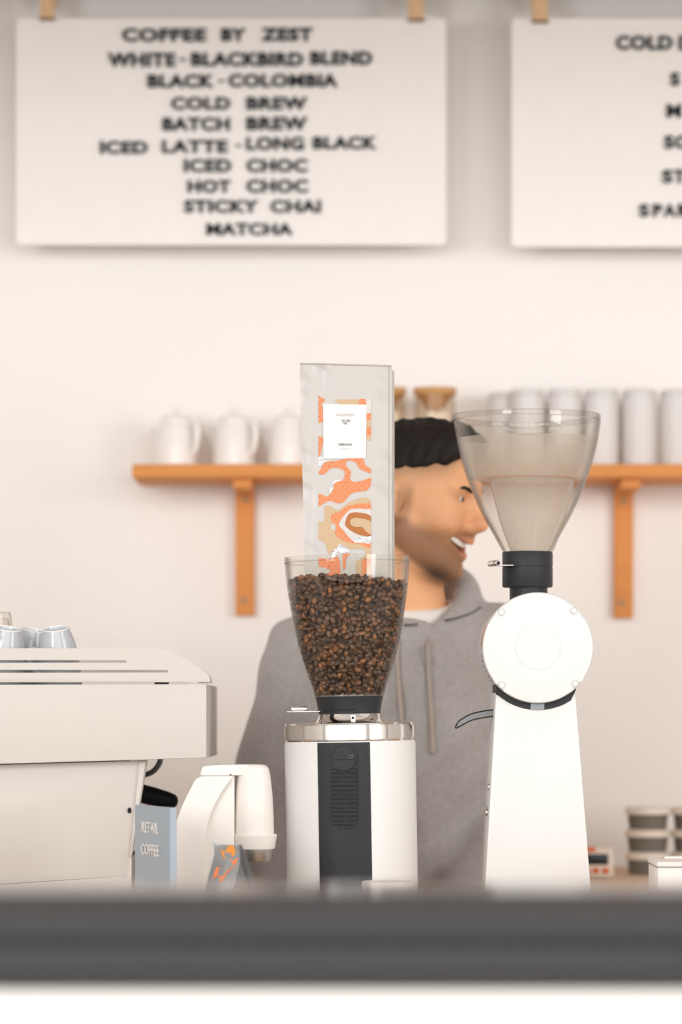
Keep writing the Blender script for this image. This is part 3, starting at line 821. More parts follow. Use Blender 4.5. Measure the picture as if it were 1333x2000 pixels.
S(ORA, 2, Z1([(1060, 665), (1180, 650), (1180, 815), (1060, 830)]), False)
S(TAN, 1, Z1([(420, 115), (930, 100), (930, 215), (540, 215)]), False)
S(TAN, 1, Z1([(1060, 520), (1180, 485), (1180, 650), (1060, 660)]), False)
S(TAN, 1, Z1([(1060, 825), (1180, 815), (1180, 925), (1060, 905)]), False)
S(WHI, 4, Z1([(1070, 90), (1180, 90), (1180, 360), (1075, 390)]), False)
bm = NB()
for mi, lay, ol in shapes:
    ol = [p for i, p in enumerate(ol) if i == 0 or (abs(p[0] - ol[i - 1][0]) + abs(p[1] - ol[i - 1][1])) > .02]
    vs = [bm.verts.new(bagpx(x, min(y, 1150), .0005 + .00012 * lay)) for x, y in ol]
    for tri in tessellate_polygon([[Vector((x, y, 0)) for x, y in ol]]):
        try: f = bm.faces.new([vs[i] for i in tri]); f.material_index = mi
        except ValueError: pass
for f in bm.faces:
    f.normal_update()
    if f.normal.y > 0: f.normal_flip()
pp = obj('printed_panel', bm, [M_tan, M_orange, M_printw, M_brown, M_foil], bag, keep=True)
pp['label'] = 'printed camouflage strip in orange, tan and silver'
st = Z1([(205, 212), (1078, 205), (1068, 1275), (215, 1303)])
bm = NB(); A = [bm.verts.new(bagpx(x, y, .0018)) for x, y in st]; B = [bm.verts.new(bagpx(x, y, .0012)) for x, y in st]
bm.faces.new(A); bm.faces.new(B[::-1])
for i in range(4): bm.faces.new((A[i], B[i], B[(i + 1) % 4], A[(i + 1) % 4]))
stk = obj('label_sticker', bm, M_sticker, bag); stk['label'] = 'white paper label'
def flip_text(body, x0, x1, y0, y1, m, weight=0.0):
    bm = NB(); tb = text_bm(body, weight=weight)
    for v in tb.verts:    # turned by 180 degrees, the bag stands on its head
        X = x1 - v.co.x * (x1 - x0); Y = y0 + v.co.z * (y1 - y0)
        v.co = bagpx(X, Y, .0018 - v.co.y * .0003)
    merge(bm, tb); return obj('label_text', bm, m, stk, keep=True)
flip_text('BLACKBIRD', 665, 691, 866.5, 871, M_ink, .01)
flip_text('1KG', 674.5, 682, 825, 829.5, M_ink, .01)
flip_text('NET WT', 671, 687.5, 819.5, 824, M_ink, .01)
bm = NB(); r2 = random.Random(3)
for (x0, x1, y0, y1) in ((659, 697, 808.6, 810.2), (659, 697, 811.6, 813.2), (669, 688, 876.6, 877.8)):
    x = x0
    while x < x1:
        wd = r2.uniform(.7, 1.6)
        q = [(x, y0), (x + wd, y0), (x + wd, y1), (x, y1)]
        bm.faces.new([bm.verts.new(bagpx(a, b, .0020)) for a, b in q]); x += wd + r2.choice((.4, .5, 1.4))
obj('fine_print', bm, M_ink2, stk, keep=True)

# ---------------------------------------------------------------- bulk grinder with drum and empty hopper
ED = 4.85; s = ED / F; EX = 1031.0
yb = HZ + (ZC - WT) * F / ED
ek = thing('bulk_grinder', (xx(1050, ED), ED, WT), 'tall white shop grinder with round drum and clear empty hopper', 'coffee grinder')
eo = crom([(46.5, 1079), (63.5, 1048), (85, 1009.5), (103, 971), (118, 933), (130, 895), (139, 856.5), (144, 823)], False, 5)
bm = NB(); plathe(bm, EX - 1, ED, eo + [(r - 3.2, y) for r, y in reversed(eo)], 96); eh = obj('hopper', bm, M_hopper, ek); eh['label'] = 'clear empty hopper'
bm = NB(); plathe(bm, EX - 3, ED, [(140, 822), (145, 822), (146, 816), (145, 811), (141, 811), (140, 822)], 96); obj('hopper_rim', bm, M_rim, eh)
def er(y):
    for (r0, y0), (r1, y1) in zip(eo, eo[1:]):
        if y1 <= y <= y0: return r0 + (r1 - r0) * (y0 - y) / (y0 - y1)
    return eo[-1][0]
bm = NB(); band = [(er(y) - 4.5, y) for y in range(936, 857, -6)] + [(er(857) - 4.5, 857)]
plathe(bm, EX - 1, ED, band + [(r - .8, y) for r, y in reversed(band)] + [band[0]], 96); obj('dust_film', bm, M_liner, eh)
bm = NB(); cone = [(42, 1077), (56, 1040), (68, 1000), (77, 965), (82, 940), (80, 937)]
plathe(bm, EX + 12 - 3, ED, cone + [(0, 937)], 64)
inn = obj('inner_funnel', bm, M_liner, eh)
bm = NB(); plathe(bm, EX, ED, [(0, 1078), (48, 1078), (49.3, 1080), (49.3, 1107), (48.3, 1107.6), (48.3, 1109), (49.3, 1109.6), (49.3, 1145), (48, 1147), (0, 1147)], 64)
ec = obj('collar', bm, M_black, ek)
bm = NB(); plathe(bm, EX + 2, ED, [(0, 1147), (37, 1147), (37, 1200), (0, 1200)], 48); obj('neck', bm, M_black, ek)
bm = NB(); a = px(972, 1108, ED); b = px(1000, 1106, ED); box(bm, (a.x, ED - .05, a.z), (b.x, ED - .02, b.z), .0003); sl = obj('slide_plate', bm, M_chrome, ek)
bm = NB(); c = px(966, 1100.5, ED - .035)
rod(bm, c + Vector((-.006, .012, 0)), c + Vector((.005, -.012, 0)), 5.8 * s, 20, .001); kn = obj('slide_knob', bm, M_chrome, sl)
bm = NB(); q = c + Vector((.005, -.012, 0)); rod(bm, q, q + Vector((.0004, -.0009, 0)), 3.4 * s); obj('knob_bore', bm, M_rubber, kn)
# drum
DX, DY, DR = 1051.5, 1265.0, 108.5
dc = px(DX, DY, ED); d_f = ED - .085
sF = d_f / F
cz = zx(DY, d_f); cxw = xx(DX, d_f)
def drum(bm, prof, seg=96):     # (radius m, distance y)
    rings = []
    for r, y in prof:
        rings.append([bm.verts.new((cxw, y, cz))] if r < 1e-6 else [bm.verts.new((cxw + r * math.cos(2 * math.pi * k / seg), y, cz + r * math.sin(2 * math.pi * k / seg))) for k in range(seg)])
    for A, B in zip(rings, rings[1:]):
        for k in range(seg):
            if len(A) == 1 and len(B) == 1: continue
            if len(A) == 1: bm.faces.new((A[0], B[k], B[(k + 1) % seg]))
            elif len(B) == 1: bm.faces.new((A[k], B[0], A[(k + 1) % seg]))
            else: bm.faces.new((A[k], B[k], B[(k + 1) % seg], A[(k + 1) % seg]))
    return bm
R = DR * sF
bm = NB(); drum(bm, [(0, d_f + .018), (R - .0035, d_f + .018), (R - .001, d_f + .0185), (R - .001, d_f + .17), (0, d_f + .17)]); obj('drum_body', bm, M_white, ek)
bm = NB(); r4 = 44.5 * sF
drum(bm, [(0, d_f - .0006), (r4 - .0012, d_f - .0006), (r4 - .0008, d_f + .0008), (r4, d_f + .0008), (r4 + .0004, d_f), (R - .004, d_f), (R - .0012, d_f + .001), (R, d_f + .004), (R, d_f + .017), (0, d_f + .017)])
dcov = obj('drum_cover', bm, M_white, ek)
for (sx_, sy_) in ((980, 1196), (1121.5, 1193), (981, 1338), (1124.5, 1335.5)):
    p = px(sx_, sy_, d_f)
    # moulded notch around each screw, running out to the rim
    v = Vector((p.x - cxw, 0, p.z - cz)); u = v.normalized(); t_ = Vector((-u.z, 0, u.x))
    pts_ = [p + u * (R - v.length) + t_ * (.020), p + u * .004 + t_ * .0075, p - u * .0035 + t_ * .0055, p - u * .0055, p - u * .0035 - t_ * .0055, p + u * .004 - t_ * .0075, p + u * (R - v.length) - t_ * .020]
    pts_ = [q + Vector((0, -.0002 - (q.y - p.y), 0)) for q in pts_]
    pts_[0] = Vector((cxw, 0, cz)) + (pts_[0] - Vector((cxw, 0, cz))).normalized() * 0 + (Vector((pts_[0].x - cxw, 0, pts_[0].z - cz)).normalized() * (R - .002)) ; pts_[0].y = p.y - .0002
    pts_[-1] = Vector((cxw, 0, cz)) + Vector((pts_[-1].x - cxw, 0, pts_[-1].z - cz)).normalized() * (R - .002); pts_[-1].y = p.y - .0002
    bm = NB(); tube(bm, crom([tuple(q) for q in pts_], False, 5), .0006, 6); obj('cover_notch', bm, M_white, dcov)
    bm = NB(); rod(bm, (p.x, d_f - .0016, p.z), (p.x, d_f + .004, p.z), 5.6 * sF, 24, .0006); so = obj('cover_screw', bm, M_white, dcov)
    bm = NB(); drum_r = 6.0 * sF
    tube(bm, [(p.x + drum_r * math.cos(k * math.pi / 12), d_f - .0003, p.z + drum_r * math.sin(k * math.pi / 12)) for k in range(25)], .00045, 6, False); obj('screw_seat', bm, mat('pale_seam', (196, 190, 184), .7), so)
# orange sticker and small print on the drum side
def dsurf(ang, y, off): return Vector((cxw + (R - .001 + off) * math.cos(ang), y, cz + (R - .001 + off) * math.sin(ang)))
bm = NB(); n = 12; g = [[bm.verts.new(dsurf(math.radians(180 - 25 + 23 * i / n), d_f + .03 + .045 * j_, .0006)) for i in range(n + 1)] for j_ in range(2)]
for i in range(n): bm.faces.new((g[0][i], g[0][i + 1], g[1][i + 1], g[1][i]))
o = obj('warning_sticker', bm, M_stick_orange, ek); o['label'] = 'orange sticker on the drum side'
bm = NB()
for k, a_ in enumerate((188, 193, 199, 205, 211, 216)):
    p = dsurf(math.radians(a_), d_f + .06 - .004 * (k % 2), -.0004); q = dsurf(math.radians(a_), d_f + .06 - .004 * (k % 2), .0008)
    rod(bm, p, q, .0022, 10)
obj('drum_vent_hole', bm, M_line, ek)
# black saddle below the drum, cut to the drum's circle
def arc(r, x0, x1, n=16):
    out = []
    for i in range(n + 1):
        x = x0 + (x1 - x0) * i / n; out.append((x, DY + math.sqrt(max(0, r * r - (x - DX) ** 2))))
    return out
cd0 = ED - .06
k_ = d_f / cd0
lo = arc(121.5, 969.5, 1125.5); up = arc(100, 969.5, 1125.5)
lo[0] = (969.5, 1352); lo[-1] = (1125.5, 1347)
bm = NB(); prism(bm, lo + up[::-1], cd0 - .001, cd0 + .11); sd = obj('saddle', bm, M_black, ek); sd['label'] = 'black saddle under the drum'
bm = NB(); prism(bm, arc(121.7, 1037, 1064, 6) + arc(109.5, 1037, 1064, 6)[::-1], cd0 - .0025, cd0 + .01); obj('saddle_clip', bm, M_darksteel, sd)
tp_ = arc(122, 968.5, 1124.5); tp_[0] = (968.5, 1353); tp_[-1] = (1125, 1347)
bm = NB(); prism(bm, tp_ + [(1153.5, 1725), (1153.5 + (yb - 1725) * .0773, yb), (949 - (yb - 1725) * .052, yb), (949, 1725)], cd0, cd0 + .14, bev=.004)
cm = obj('column', bm, M_white, ek)
bm = NB(); a = px(930, yb, cd0); b = px(1180, yb - 14, cd0); box(bm, (a.x, cd0 - .05, WT), (b.x, cd0 + .2, WT + .02), .004); obj('base_plate', bm, M_white, ek)
for (bx, by, r) in ((962, 1538, 11.5), (957.5, 1588, 12.5)):
    p = px(bx, by, cd0 + .02)
    bm = NB(); rod(bm, p + Vector((.010, .03, 0)), p + Vector((-.0022, .03, 0)), r * s, 24, .0008); bt = obj('push_button', bm, M_darksteel, ek)
    bm = NB(); rod(bm, p + Vector((0, .03, 0)), p + Vector((-.0050, .03, 0)), r * s * .6, 24, .0012); obj('button_cap', bm, M_chrome, bt)
hd = ED - .02
top = [(968, 1385.5), (944, 1389), (921, 1394.5), (904, 1403.5), (895, 1410.5), (889.5, 1421.5)]
bot = [(892, 1422.5), (904, 1415.8), (922, 1406.8), (942, 1402.3), (968, 1398.5)]
bm = NB(); prism(bm, crom(top, False, 4) + crom(bot, False, 4), hd, hd + .02, bev=.0012); lv = obj('spout_lever', bm, mat('dull_lever_steel', (128, 128, 128), .5, .6), ek)
bm = NB(); tube(bm, [px(x, y, hd - .0006) for x, y in crom(top, False, 4) + crom(bot, False, 4)], .0009, 8); obj('lever_edge', bm, M_rubber, lv)

# ---------------------------------------------------------------- espresso machine
MD = 4.72; s = MD / F
mc = thing('espresso_machine', (xx(-100, MD), MD + .25, WT), 'large cream espresso machine with slotted cup rail', 'espresso machine')
XL = -640
bm = NB(); prism(bm, [(XL, 1339), (403.5, 1336), (403.5, 1480), (XL, 1511)], MD, MD + .012, bev=.0012); obj('back_panel', bm, M_cream, mc)
bm = NB(); prism(bm, [(392, 1337), (403.5, 1336.5), (403.5, 1480.5), (392, 1481)], MD + .0135, MD + .42, bev=.001); obj('end_panel', bm, M_cream, mc)
bm = NB(); prism(bm, [(XL, 1352), (391, 1352), (391, 1470), (XL, 1496)], MD + .013, MD + .42); obj('inner_body', bm, M_cream, mc)
comb = [(XL, 1266), (300, 1266)] + crom([(300, 1266), (324, 1268.5), (348, 1279), (376, 1295), (400, 1311), (409, 1321), (410.5, 1333)], False, 4)[1:] + \
       [(330, 1332.5), (XL, 1332.5), (XL, 1314.6), (329, 1313.8), (329, 1308), (XL, 1308.6), (XL, 1295), (247.5, 1294.6), (247.5, 1289), (XL, 1289.4)]
bm = NB(); prism(bm, comb, MD - .002, MD + .004, bev=.0003); obj('cup_rail', bm, M_cream, mc)
bm = NB(); prism(bm, [(330, 1274), (348, 1280), (376, 1296), (400, 1312), (408, 1322), (410, 1333), (385, 1333)], MD + .008, MD + .10); obj('rail_end', bm, M_cream, mc)
bm = NB(); prism(bm, [(XL, 1268), (370, 1292), (370, 1333), (XL, 1333)], MD + .408, MD + .416, bev=.001); obj('far_rail', bm, M_cream, mc)
bm = NB(); a = px(XL, 1350, MD); b = px(400, 1343, MD); box(bm, (a.x, MD + .02, a.z), (b.x, MD + .40, b.z), .001); obj('cup_tray', bm, M_darksteel, mc)
bm = NB(); prism(bm, [(302, 1331.5), (326, 1331.5), (326, 1340), (302, 1340)], MD + .003, MD + .06); obj('rail_spacer', bm, M_rubber, mc)
bm = NB(); prism(bm, [(XL, 1512), (287, 1485), (283, 1512), (250.5, 1711.5), (XL, 1768)], MD + .03, MD + .05, bev=.002); lp = obj('lower_panel', bm, M_cream, mc)
bm = NB(); prism(bm, [(XL, 1500), (225, 1480), (225, 1720), (XL, 1768)], MD + .052, MD + .38); obj('lower_body', bm, M_cream, mc)
bm = NB(); prism(bm, [(272, 1489), (285, 1487), (257, 1673), (254, 1673)], MD + .026, MD + .031, bev=.001); obj('panel_trim', bm, M_cream, lp)
bm = NB(); prism(bm, [(253 + 3.6 * math.cos(k * .4), 1583 + 5.8 * math.sin(k * .4)) for k in range(16)], MD + .0275, MD + .031); obj('panel_bolt', bm, M_rubber, lp)
bm = NB(); prism(bm, [(XL, 1770), (251, 1713.5), (251, 1675), (257.5, 1674), (257.5, 1830), (XL, 1830)], MD + .03, MD + .38, bev=.002); obj('base', bm, M_cream, mc)
for lx in (-560, 215):
    for ly in (.08, .33):
        bm = NB(); p = px(lx, 1830, MD + .03); lathe(bm, p.x, MD + ly, [(0, WT), (.022, WT), (.024, WT + .004), (.018, p.z + .002), (0, p.z + .002)], 24); obj('leg', bm, M_steel, mc)
bm = NB(); prism(bm, [(240, 1676), (264, 1676), (264, 1693), (240, 1693)], MD + .12, MD + .4); obj('drip_tray', bm, M_rubber, mc)
bm = NB(); prism(bm, [(240, 1693), (263, 1693), (263, 1760), (240, 1760)], MD + .14, MD + .4); obj('drip_grate', bm, M_steel, mc)
wd = MD + .33
bm = NB(); tube(bm, [px(x, y, wd) for x, y in crom([(314, 1470), (313, 1486), (307, 1498), (297, 1508), (283, 1513), (262, 1516)], False, 5)], 5.4 * wd / F, 14); obj('steam_wand', bm, M_darksteel, mc)
pdp = MD + .30
c = [px(x, y, pdp) for x, y in ((250, 1545), (275, 1549.5), (300, 1556), (325, 1562.5), (338, 1566), (344, 1568), (347, 1569))]
bm = NB(); tube(bm, c, [17 * pdp / F, 18.5 * pdp / F, 18.5 * pdp / F, 17 * pdp / F, 15 * pdp / F, 11 * pdp / F, 4 * pdp / F], 20)
pf = obj('portafilter_handle', bm, M_rubber, mc); pf['label'] = 'black portafilter handle'

# cups upside down in the rail
TZ = zx(1343, MD) + .0003
def cup(cx_, cdist, label):
    x0 = xx(cx_, cdist)
    t = thing('espresso_cup', (x0, cdist, TZ), label, 'cup', 'pale blue cups on the espresso machine')
    hh = .0875; z0 = TZ
    prof_ = [(.0275, z0), (.0292, z0), (.0294, z0 + .02), (.0286, z0 + .042), (.0262, z0 + .064), (.0208, z0 + .0825), (.0197, z0 + hh), (.0172, z0 + hh), (.0165, z0 + hh - .0035), (0, z0 + hh - .0045)]
    inn_ = [(0, z0 + hh - .009), (.019, z0 + .073), (.0238, z0 + .06), (.0268, z0 + .04), (.0276, z0 + .02), (.0275, z0)]
    bm = NB(); lathe(bm, x0, cdist, crom(prof_[:6], False, 3) + prof_[6:] + inn_, 48); obj('cup_body', bm, M_bluecup, t)
    bm = NB(); tube(bm, [(x0 + .0205 * math.cos(.0), cdist, z0)] * 0 + [(x0 + .0184 * math.cos(k * math.pi / 20), cdist + .0184 * math.sin(k * math.pi / 20), z0 + hh) for k in range(41)], .0014, 8, False); obj('foot_ring', bm, M_porcelain, t)
    bm = NB(); tube(bm, crom([(x0 - .026, cdist, z0 + .058), (x0 - .04, cdist, z0 + .06), (x0 - .043, cdist, z0 + .045), (x0 - .037, cdist, z0 + .028), (x0 - .0285, cdist, z0 + .025)], False), .0036, 10); obj('handle', bm, M_bluecup, t)
    return t
tilt = math.radians(14)
cu = cup(122, MD + .085, 'pale blue cup upside down at the right end of the row on the espresso machine')
cu.rotation_euler = (tilt, -.09, 0)
dup(cu, Vector((xx(44, MD + .165), MD + .165, TZ)), 'pale blue upside down cup behind and between the other two', Euler((tilt, .02, .9)))
dup(cu, Vector((xx(1, MD + .085), MD + .085, TZ)), 'pale blue upside down cup at the left picture edge', Euler((tilt, .03, .5)))
def tumbler(x0, cdist, z0, r0, r1, h, label):
    t = thing('glass_tumbler', (x0, cdist, z0), label, 'glass', 'glass tumblers stacked on the espresso machine')
    bm = NB(); lathe(bm, x0, cdist, [(r0, z0), (r1, z0 + h - .004), (r1 - .002, z0 + h), (0, z0 + h), (0, z0 + h - .008), (r1 - .004, z0 + h - .009), (r0 - .002, z0), (r0, z0)], 20); obj('glass_body', bm, M_glass, t, ang=15)
    bm = NB(); lathe(bm, x0, cdist, [(r0 - .003, z0 + .0), (r0 + .001, z0), (r0 + .001, z0 + .004), (r0 - .003, z0 + .004), (r0 - .003, z0)], 20); obj('glass_rim', bm, M_glass, t)
    return t
gd = MD + .255
x0 = xx(-14, gd)
tumbler(x0, gd, TZ, .034, .029, .078, 'clear glass tumbler hidden low behind the left cups')
tumbler(x0, gd, TZ + .0785, .0310, .0275, .036, 'clear short glass tumbler on top of the stack at the left picture edge')

# ---------------------------------------------------------------- small sign
sg = thing('counter_sign', (xx(298, 4.55), 4.55, WT), 'blue grey counter sign with raised white letters leaning by the machine', 'sign')
pl = Vector((xx(263.5, 4.62), 4.62, 0)); pr = Vector((xx(332, 4.47), 4.47, 0))
ux = (pr - pl); wdt = ux.length; ux.normalize(); nx_ = Vector((ux.y, -ux.x, 0))
if nx_.y > 0: nx_ = -nx_
zt_ = zx(1572, 4.62)
def spt(u, z, o): return pl + ux * u + nx_ * o + Vector((0, 0, z))
bm = NB(); v = [bm.verts.new(spt(u, z, o)) for o in (0, -.010) for u, z in ((0, WT), (wdt, WT), (wdt, zt_), (0, zt_))]
for f in ((0, 1, 2, 3), (5, 4, 7, 6), (1, 5, 6, 2), (2, 6, 7, 3), (3, 7, 4, 0), (0, 4, 5, 1)): bm.faces.new([v[i] for i in f])
bmesh.ops.bevel(bm, geom=bm.edges[:], offset=.001, segments=2, affect='EDGES')
obj('sign_board', bm, M_sign, sg)
def ratio(xp):    # u position whose projection is xp
    a, b = 0.0, wdt
    for _ in range(40):
        m = (a + b) / 2; q = spt(m, 0, 0)
        if 666.5 + q.x / q.y * F < xp: a = m
        else: b = m
    return a
for wrd, xa, xb, y0, y1 in (('RETAIL', 279.5, 311.5, 1606, 1627), ('COFFEE', 278.5, 313, 1649, 1671)):
    tb = text_bm(wrd, weight=0.0, spacing=1.12); ua, ub = ratio(xa), ratio(xb)
    for v in tb.verts:
        u = ua + v.co.x * (ub - ua); dq = spt(u, 0, 0).y
        v.co = spt(u, zx(y1, 4.55) + v.co.z * (zx(y0, 4.55) - zx(y1, 4.55)), .0012 - v.co.y * .0010)
    obj('raised_lettering', tb, M_signtext, sg, keep=True)
bm = NB()
for zz in (1616, 1660):
    for xp in (285, 296, 307):
        q = ratio(xp); rod(bm, spt(q, zx(zz, 4.55), 0), spt(q, zx(zz, 4.55), .0014), .0012, 8)
obj('letter_peg', bm, M_signtext, sg)

# ---------------------------------------------------------------- automatic tamper
TD = 4.72
ybt = HZ + (ZC - WT) * F / TD
tm = thing('automatic_tamper', (xx(430, TD), TD + .05, WT), 'white curved automatic tamper with barrel head and grey plunger', 'tamper')
le = crom([(393, 1497), (378, 1530), (357, 1572), (341, 1618), (335, 1660), (333.5, 1727)], False, 4) + [(333, ybt)]
ie = crom([(456.5, 1515), (433, 1547), (412, 1589), (402, 1631), (399, 1677), (398.5, 1727)], False, 4) + [(398.5, ybt)]
bm = NB(); prism(bm, [(393, 1515)] + [(x, y) for x, y in le if y > 1514] + ie[::-1], TD - .004, TD + .105, bev=.004); obj('arm', bm, M_plastic_w, tm)
bm = NB(); prism(bm, [(458, 1516)] + [(458, 1700), (458, ybt - 14), (540, ybt - 14), (540, ybt), (390, ybt), (390, 1640), (400, 1590), (430, 1540), (450, 1516)], TD + .006, TD + .095, bev=.002); obj('back_plate', bm, M_plastic_w, tm)
bm = NB(); prism(bm, crom([(392, 1515), (393, 1501), (402, 1496), (430, 1494), (480, 1493.8)], False, 4) + [(490, 1494), (490, 1515)], TD + .012, TD + .09, bev=.003); obj('top_cap', bm, M_plastic_w, tm)
bm = NB(); rod(bm, px(450.5, 1513.5, TD + .0105), px(450.5, 1513.5, TD + .014), 1.7 * s); obj('cap_screw', bm, M_rubber, tm)
hx, hdist = 496.5, TD + .03
bm = NB(); plathe(bm, hx, hdist, [(0, 1492.5), (18, 1493), (25, 1495.5), (29, 1501), (32, 1515), (36, 1550), (38.3, 1590), (39.3, 1629), (0, 1629)], 64); obj('head', bm, M_plastic_w, tm)
bm = NB(); plathe(bm, hx, hdist, [(0, 1628), (43.5, 1628.5), (45, 1631), (44.5, 1634), (41, 1655), (40, 1657.5), (0, 1657.5)], 64); obj('head_collar', bm, M_plastic_w, tm)
bm = NB(); plathe(bm, hx, hdist, [(0, 1657), (38, 1657.5), (36, 1680), (34.5, 1682), (0, 1682)], 64); pg = obj('plunger', bm, M_steel, tm); pg['label'] = 'grey metal plunger'

# ---------------------------------------------------------------- small printed bag in front of the tamper
QD = 4.5
ybq = HZ + (ZC - WT) * F / QD
sb = thing('sample_coffee_bag', (xx(450, QD), QD, WT), 'small crumpled silver coffee bag with orange print before the tamper', 'coffee bag')
bm = NB(); rows = []
for (y, xl, xf, xr, dp) in ((1650, 417.5, 466, 472, .004), (1658, 418.5, 467, 476, .012), (1668, 419, 468.5, 480, .024), (1690, 413.5, 468, 487, .04), (1728, 403, 458, 500, .06), (1800, 390, 455, 516, .075), (ybq, 384, 455, 522, .085)):
    a = px(xl, y, QD - dp * .3); b = px(xf, y, QD - dp * .5); c = px(xr, y, QD + dp * .15); m1 = px(xr - 14 * min(1, dp * 25), y, QD + dp * .3); e = px(xr - 3, y, QD + dp * .8); f_ = px(xl + 4, y, QD + dp * .8)
    rows.append([bm.verts.new(q) for q in (a, px((xl + xf) / 2, y, QD - dp * .62), b, m1, c, e, f_)])
for A, B in zip(rows, rows[1:]):
    for i in range(7): bm.faces.new((A[i], A[(i + 1) % 7], B[(i + 1) % 7], B[i]))
bm.faces.new(rows[0]); bm.faces.new(rows[-1][::-1])
M_bagsilver = mat('silver_grey_film', (158, 159, 160), 0.28, 0.4, var=0.12, scale=40, bump=0.4, bscale=60)
obj('bag_body', bm, M_bagsilver, sb, ang=25)
def sq(x, y):      # point just in front of the bag face
    t = (y - 1650) / 78.0; dp = .004 + .056 * min(1, max(0, t)); xl = 417.5 - 14 * t if t > .3 else 417.5; xf = 466.5
    w_ = min(1, max(0, (x - xl) / (xf - xl)))
    off = .3 + (.62 - .3) * w_ * 2 if w_ < .5 else .62 - .12 * (w_ - .5) * 2
    return px(x, y, QD - dp * off - .0042)
def Z3(pts): return [(380 + x * .135, 1470 + y * .135) for x, y in pts]
bm = NB()
for mi, ol in ((0, Z3([(385, 1400), (430, 1430), (470, 1390), (490, 1345), (560, 1345), (590, 1400), (585, 1480), (545, 1500), (520, 1440), (500, 1500), (450, 1550), (400, 1480)])),
               (1, Z3([(265, 1830), (290, 1730), (330, 1660), (430, 1640), (490, 1580), (530, 1535), (560, 1570), (620, 1520), (600, 1610), (540, 1680), (490, 1720), (440, 1800), (400, 1870), (370, 1880), (360, 1800), (320, 1790)]))):
    ol = crom(ol, True, 3); vs = [bm.verts.new(sq(x, y)) for x, y in ol]
    for tri in tessellate_polygon([[Vector((x, y, 0)) for x, y in ol]]):
        f = bm.faces.new([vs[i] for i in tri]); f.material_index = mi
for f in bm.faces:
    f.normal_update()
    if f.normal.y > 0: f.normal_flip()
obj('printed_pattern', bm, [mat('print_amber', (226, 148, 70), 0.5), mat('print_orange', (240, 132, 70), 0.5, var=.15, scale=300)], sb, keep=True)
bm = NB(); zz = [(416.5, 1645.5), (424, 1650), (432, 1648), (440, 1653), (446, 1655), (452, 1650), (466, 1650)]
prism(bm, zz + [(466, 1657), (418, 1657)], QD - .003, QD + .001); obj('torn_top', bm, M_bagsilver, sb)

# ---------------------------------------------------------------- white box at the right
XD = 4.5
wb = thing('white_box', (xx(1350, XD), XD + .07, WT), 'white lidded box on the counter at the right picture edge', 'box')
a = px(1284, 1694, XD); b = px(1440, 1694, XD)
bm = NB(); box(bm, (a.x + .001, XD + .001, WT), (b.x - .001, XD + .135, a.z), .002); obj('box_body', bm, M_plastic_w, wb)
bm = NB(); box(bm, (a.x, XD, zx(1693.5, XD)), (b.x, XD + .136, zx(1683.5, XD)), .0015); ld = obj('lid', bm, M_plastic_w, wb)
bm = NB(); box(bm, (a.x + .02, XD + .10, zx(1683.5, XD)), (b.x - .02, XD + .134, zx(1683.5, XD) + .003), .001); obj('lid_hinge', bm, M_plastic_w, ld)
bm = NB(); box(bm, (a.x + .0004, XD + .0006, zx(1694.6, XD)), (b.x - .0004, XD + .135, zx(1693.4, XD))); obj('lid_gap', bm, M_line, wb)

# ---------------------------------------------------------------- things on the back bench
KD = 5.75
tmr = thing('digital_timer', (xx(1165, KD), KD, BT), 'small beige timer with dark display and orange buttons on the back bench', 'timer')
a = px(1128, 1716, KD); b = px(1200, 1656, KD)
bm = NB(); box(bm, (a.x, KD, BT), (b.x, KD + .03, b.z), .008, 3); obj('shell', bm, M_timer, tmr)
bm = NB(); pbox(bm, 1138, 1668, 1189, 1689, KD - .002, .004, .001); obj('display', bm, M_screen, tmr)
for bx in (1147, 1165, 1184):
    bm = NB(); p = px(bx, 1700.5, KD); rod(bm, (p.x, KD - .004, p.z), (p.x, KD + .002, p.z), 6.2 * KD / F, 20, .001); o = obj('button', bm, M_orange_plain, tmr); o['label'] = 'orange button'
bm = NB(); pbox(bm, 1138, 1655, 1164, 1664, KD - .0015, .012, .001); o = obj('top_button', bm, M_orange_plain, tmr); o['label'] = 'orange top button'

UD = 5.92
def tub(cx_, z0, label):
    sU = UD / F; x0 = xx(cx_, UD); r = 41 * sU
    t = thing('food_tub', (x0, UD, z0), label, 'tub', 'stacked grey tubs with white lids')
    bm = NB(); lathe(bm, x0, UD, [(0, z0), (r - .004, z0), (r - .001, z0 + .027), (0, z0 + .027)], 40); obj('tub_body', bm, M_tubgrey, t)
    bm = NB(); lathe(bm, x0, UD, [(0, z0 + .027), (r + .003, z0 + .0265), (r + .003, z0 + .037), (r - .002, z0 + .0398), (0, z0 + .0398)], 40); obj('lid', bm, M_tublid, t)
    return t
step = .04
names = ('lowest', 'middle', 'topmost')
t0 = tub(1266, BT, 'grey tub with white lid, lowest of the stack nearest the timer')
for k in (1, 2): dup(t0, Vector((xx(1266, UD), UD, BT + step * k)), 'grey tub with white lid, %s of the stack nearest the timer' % names[k])
for k in (0, 1, 2): dup(t0, Vector((xx(1356, UD), UD, BT + step * k)), 'grey tub with white lid, %s of the stack cut by the picture edge' % names[k])

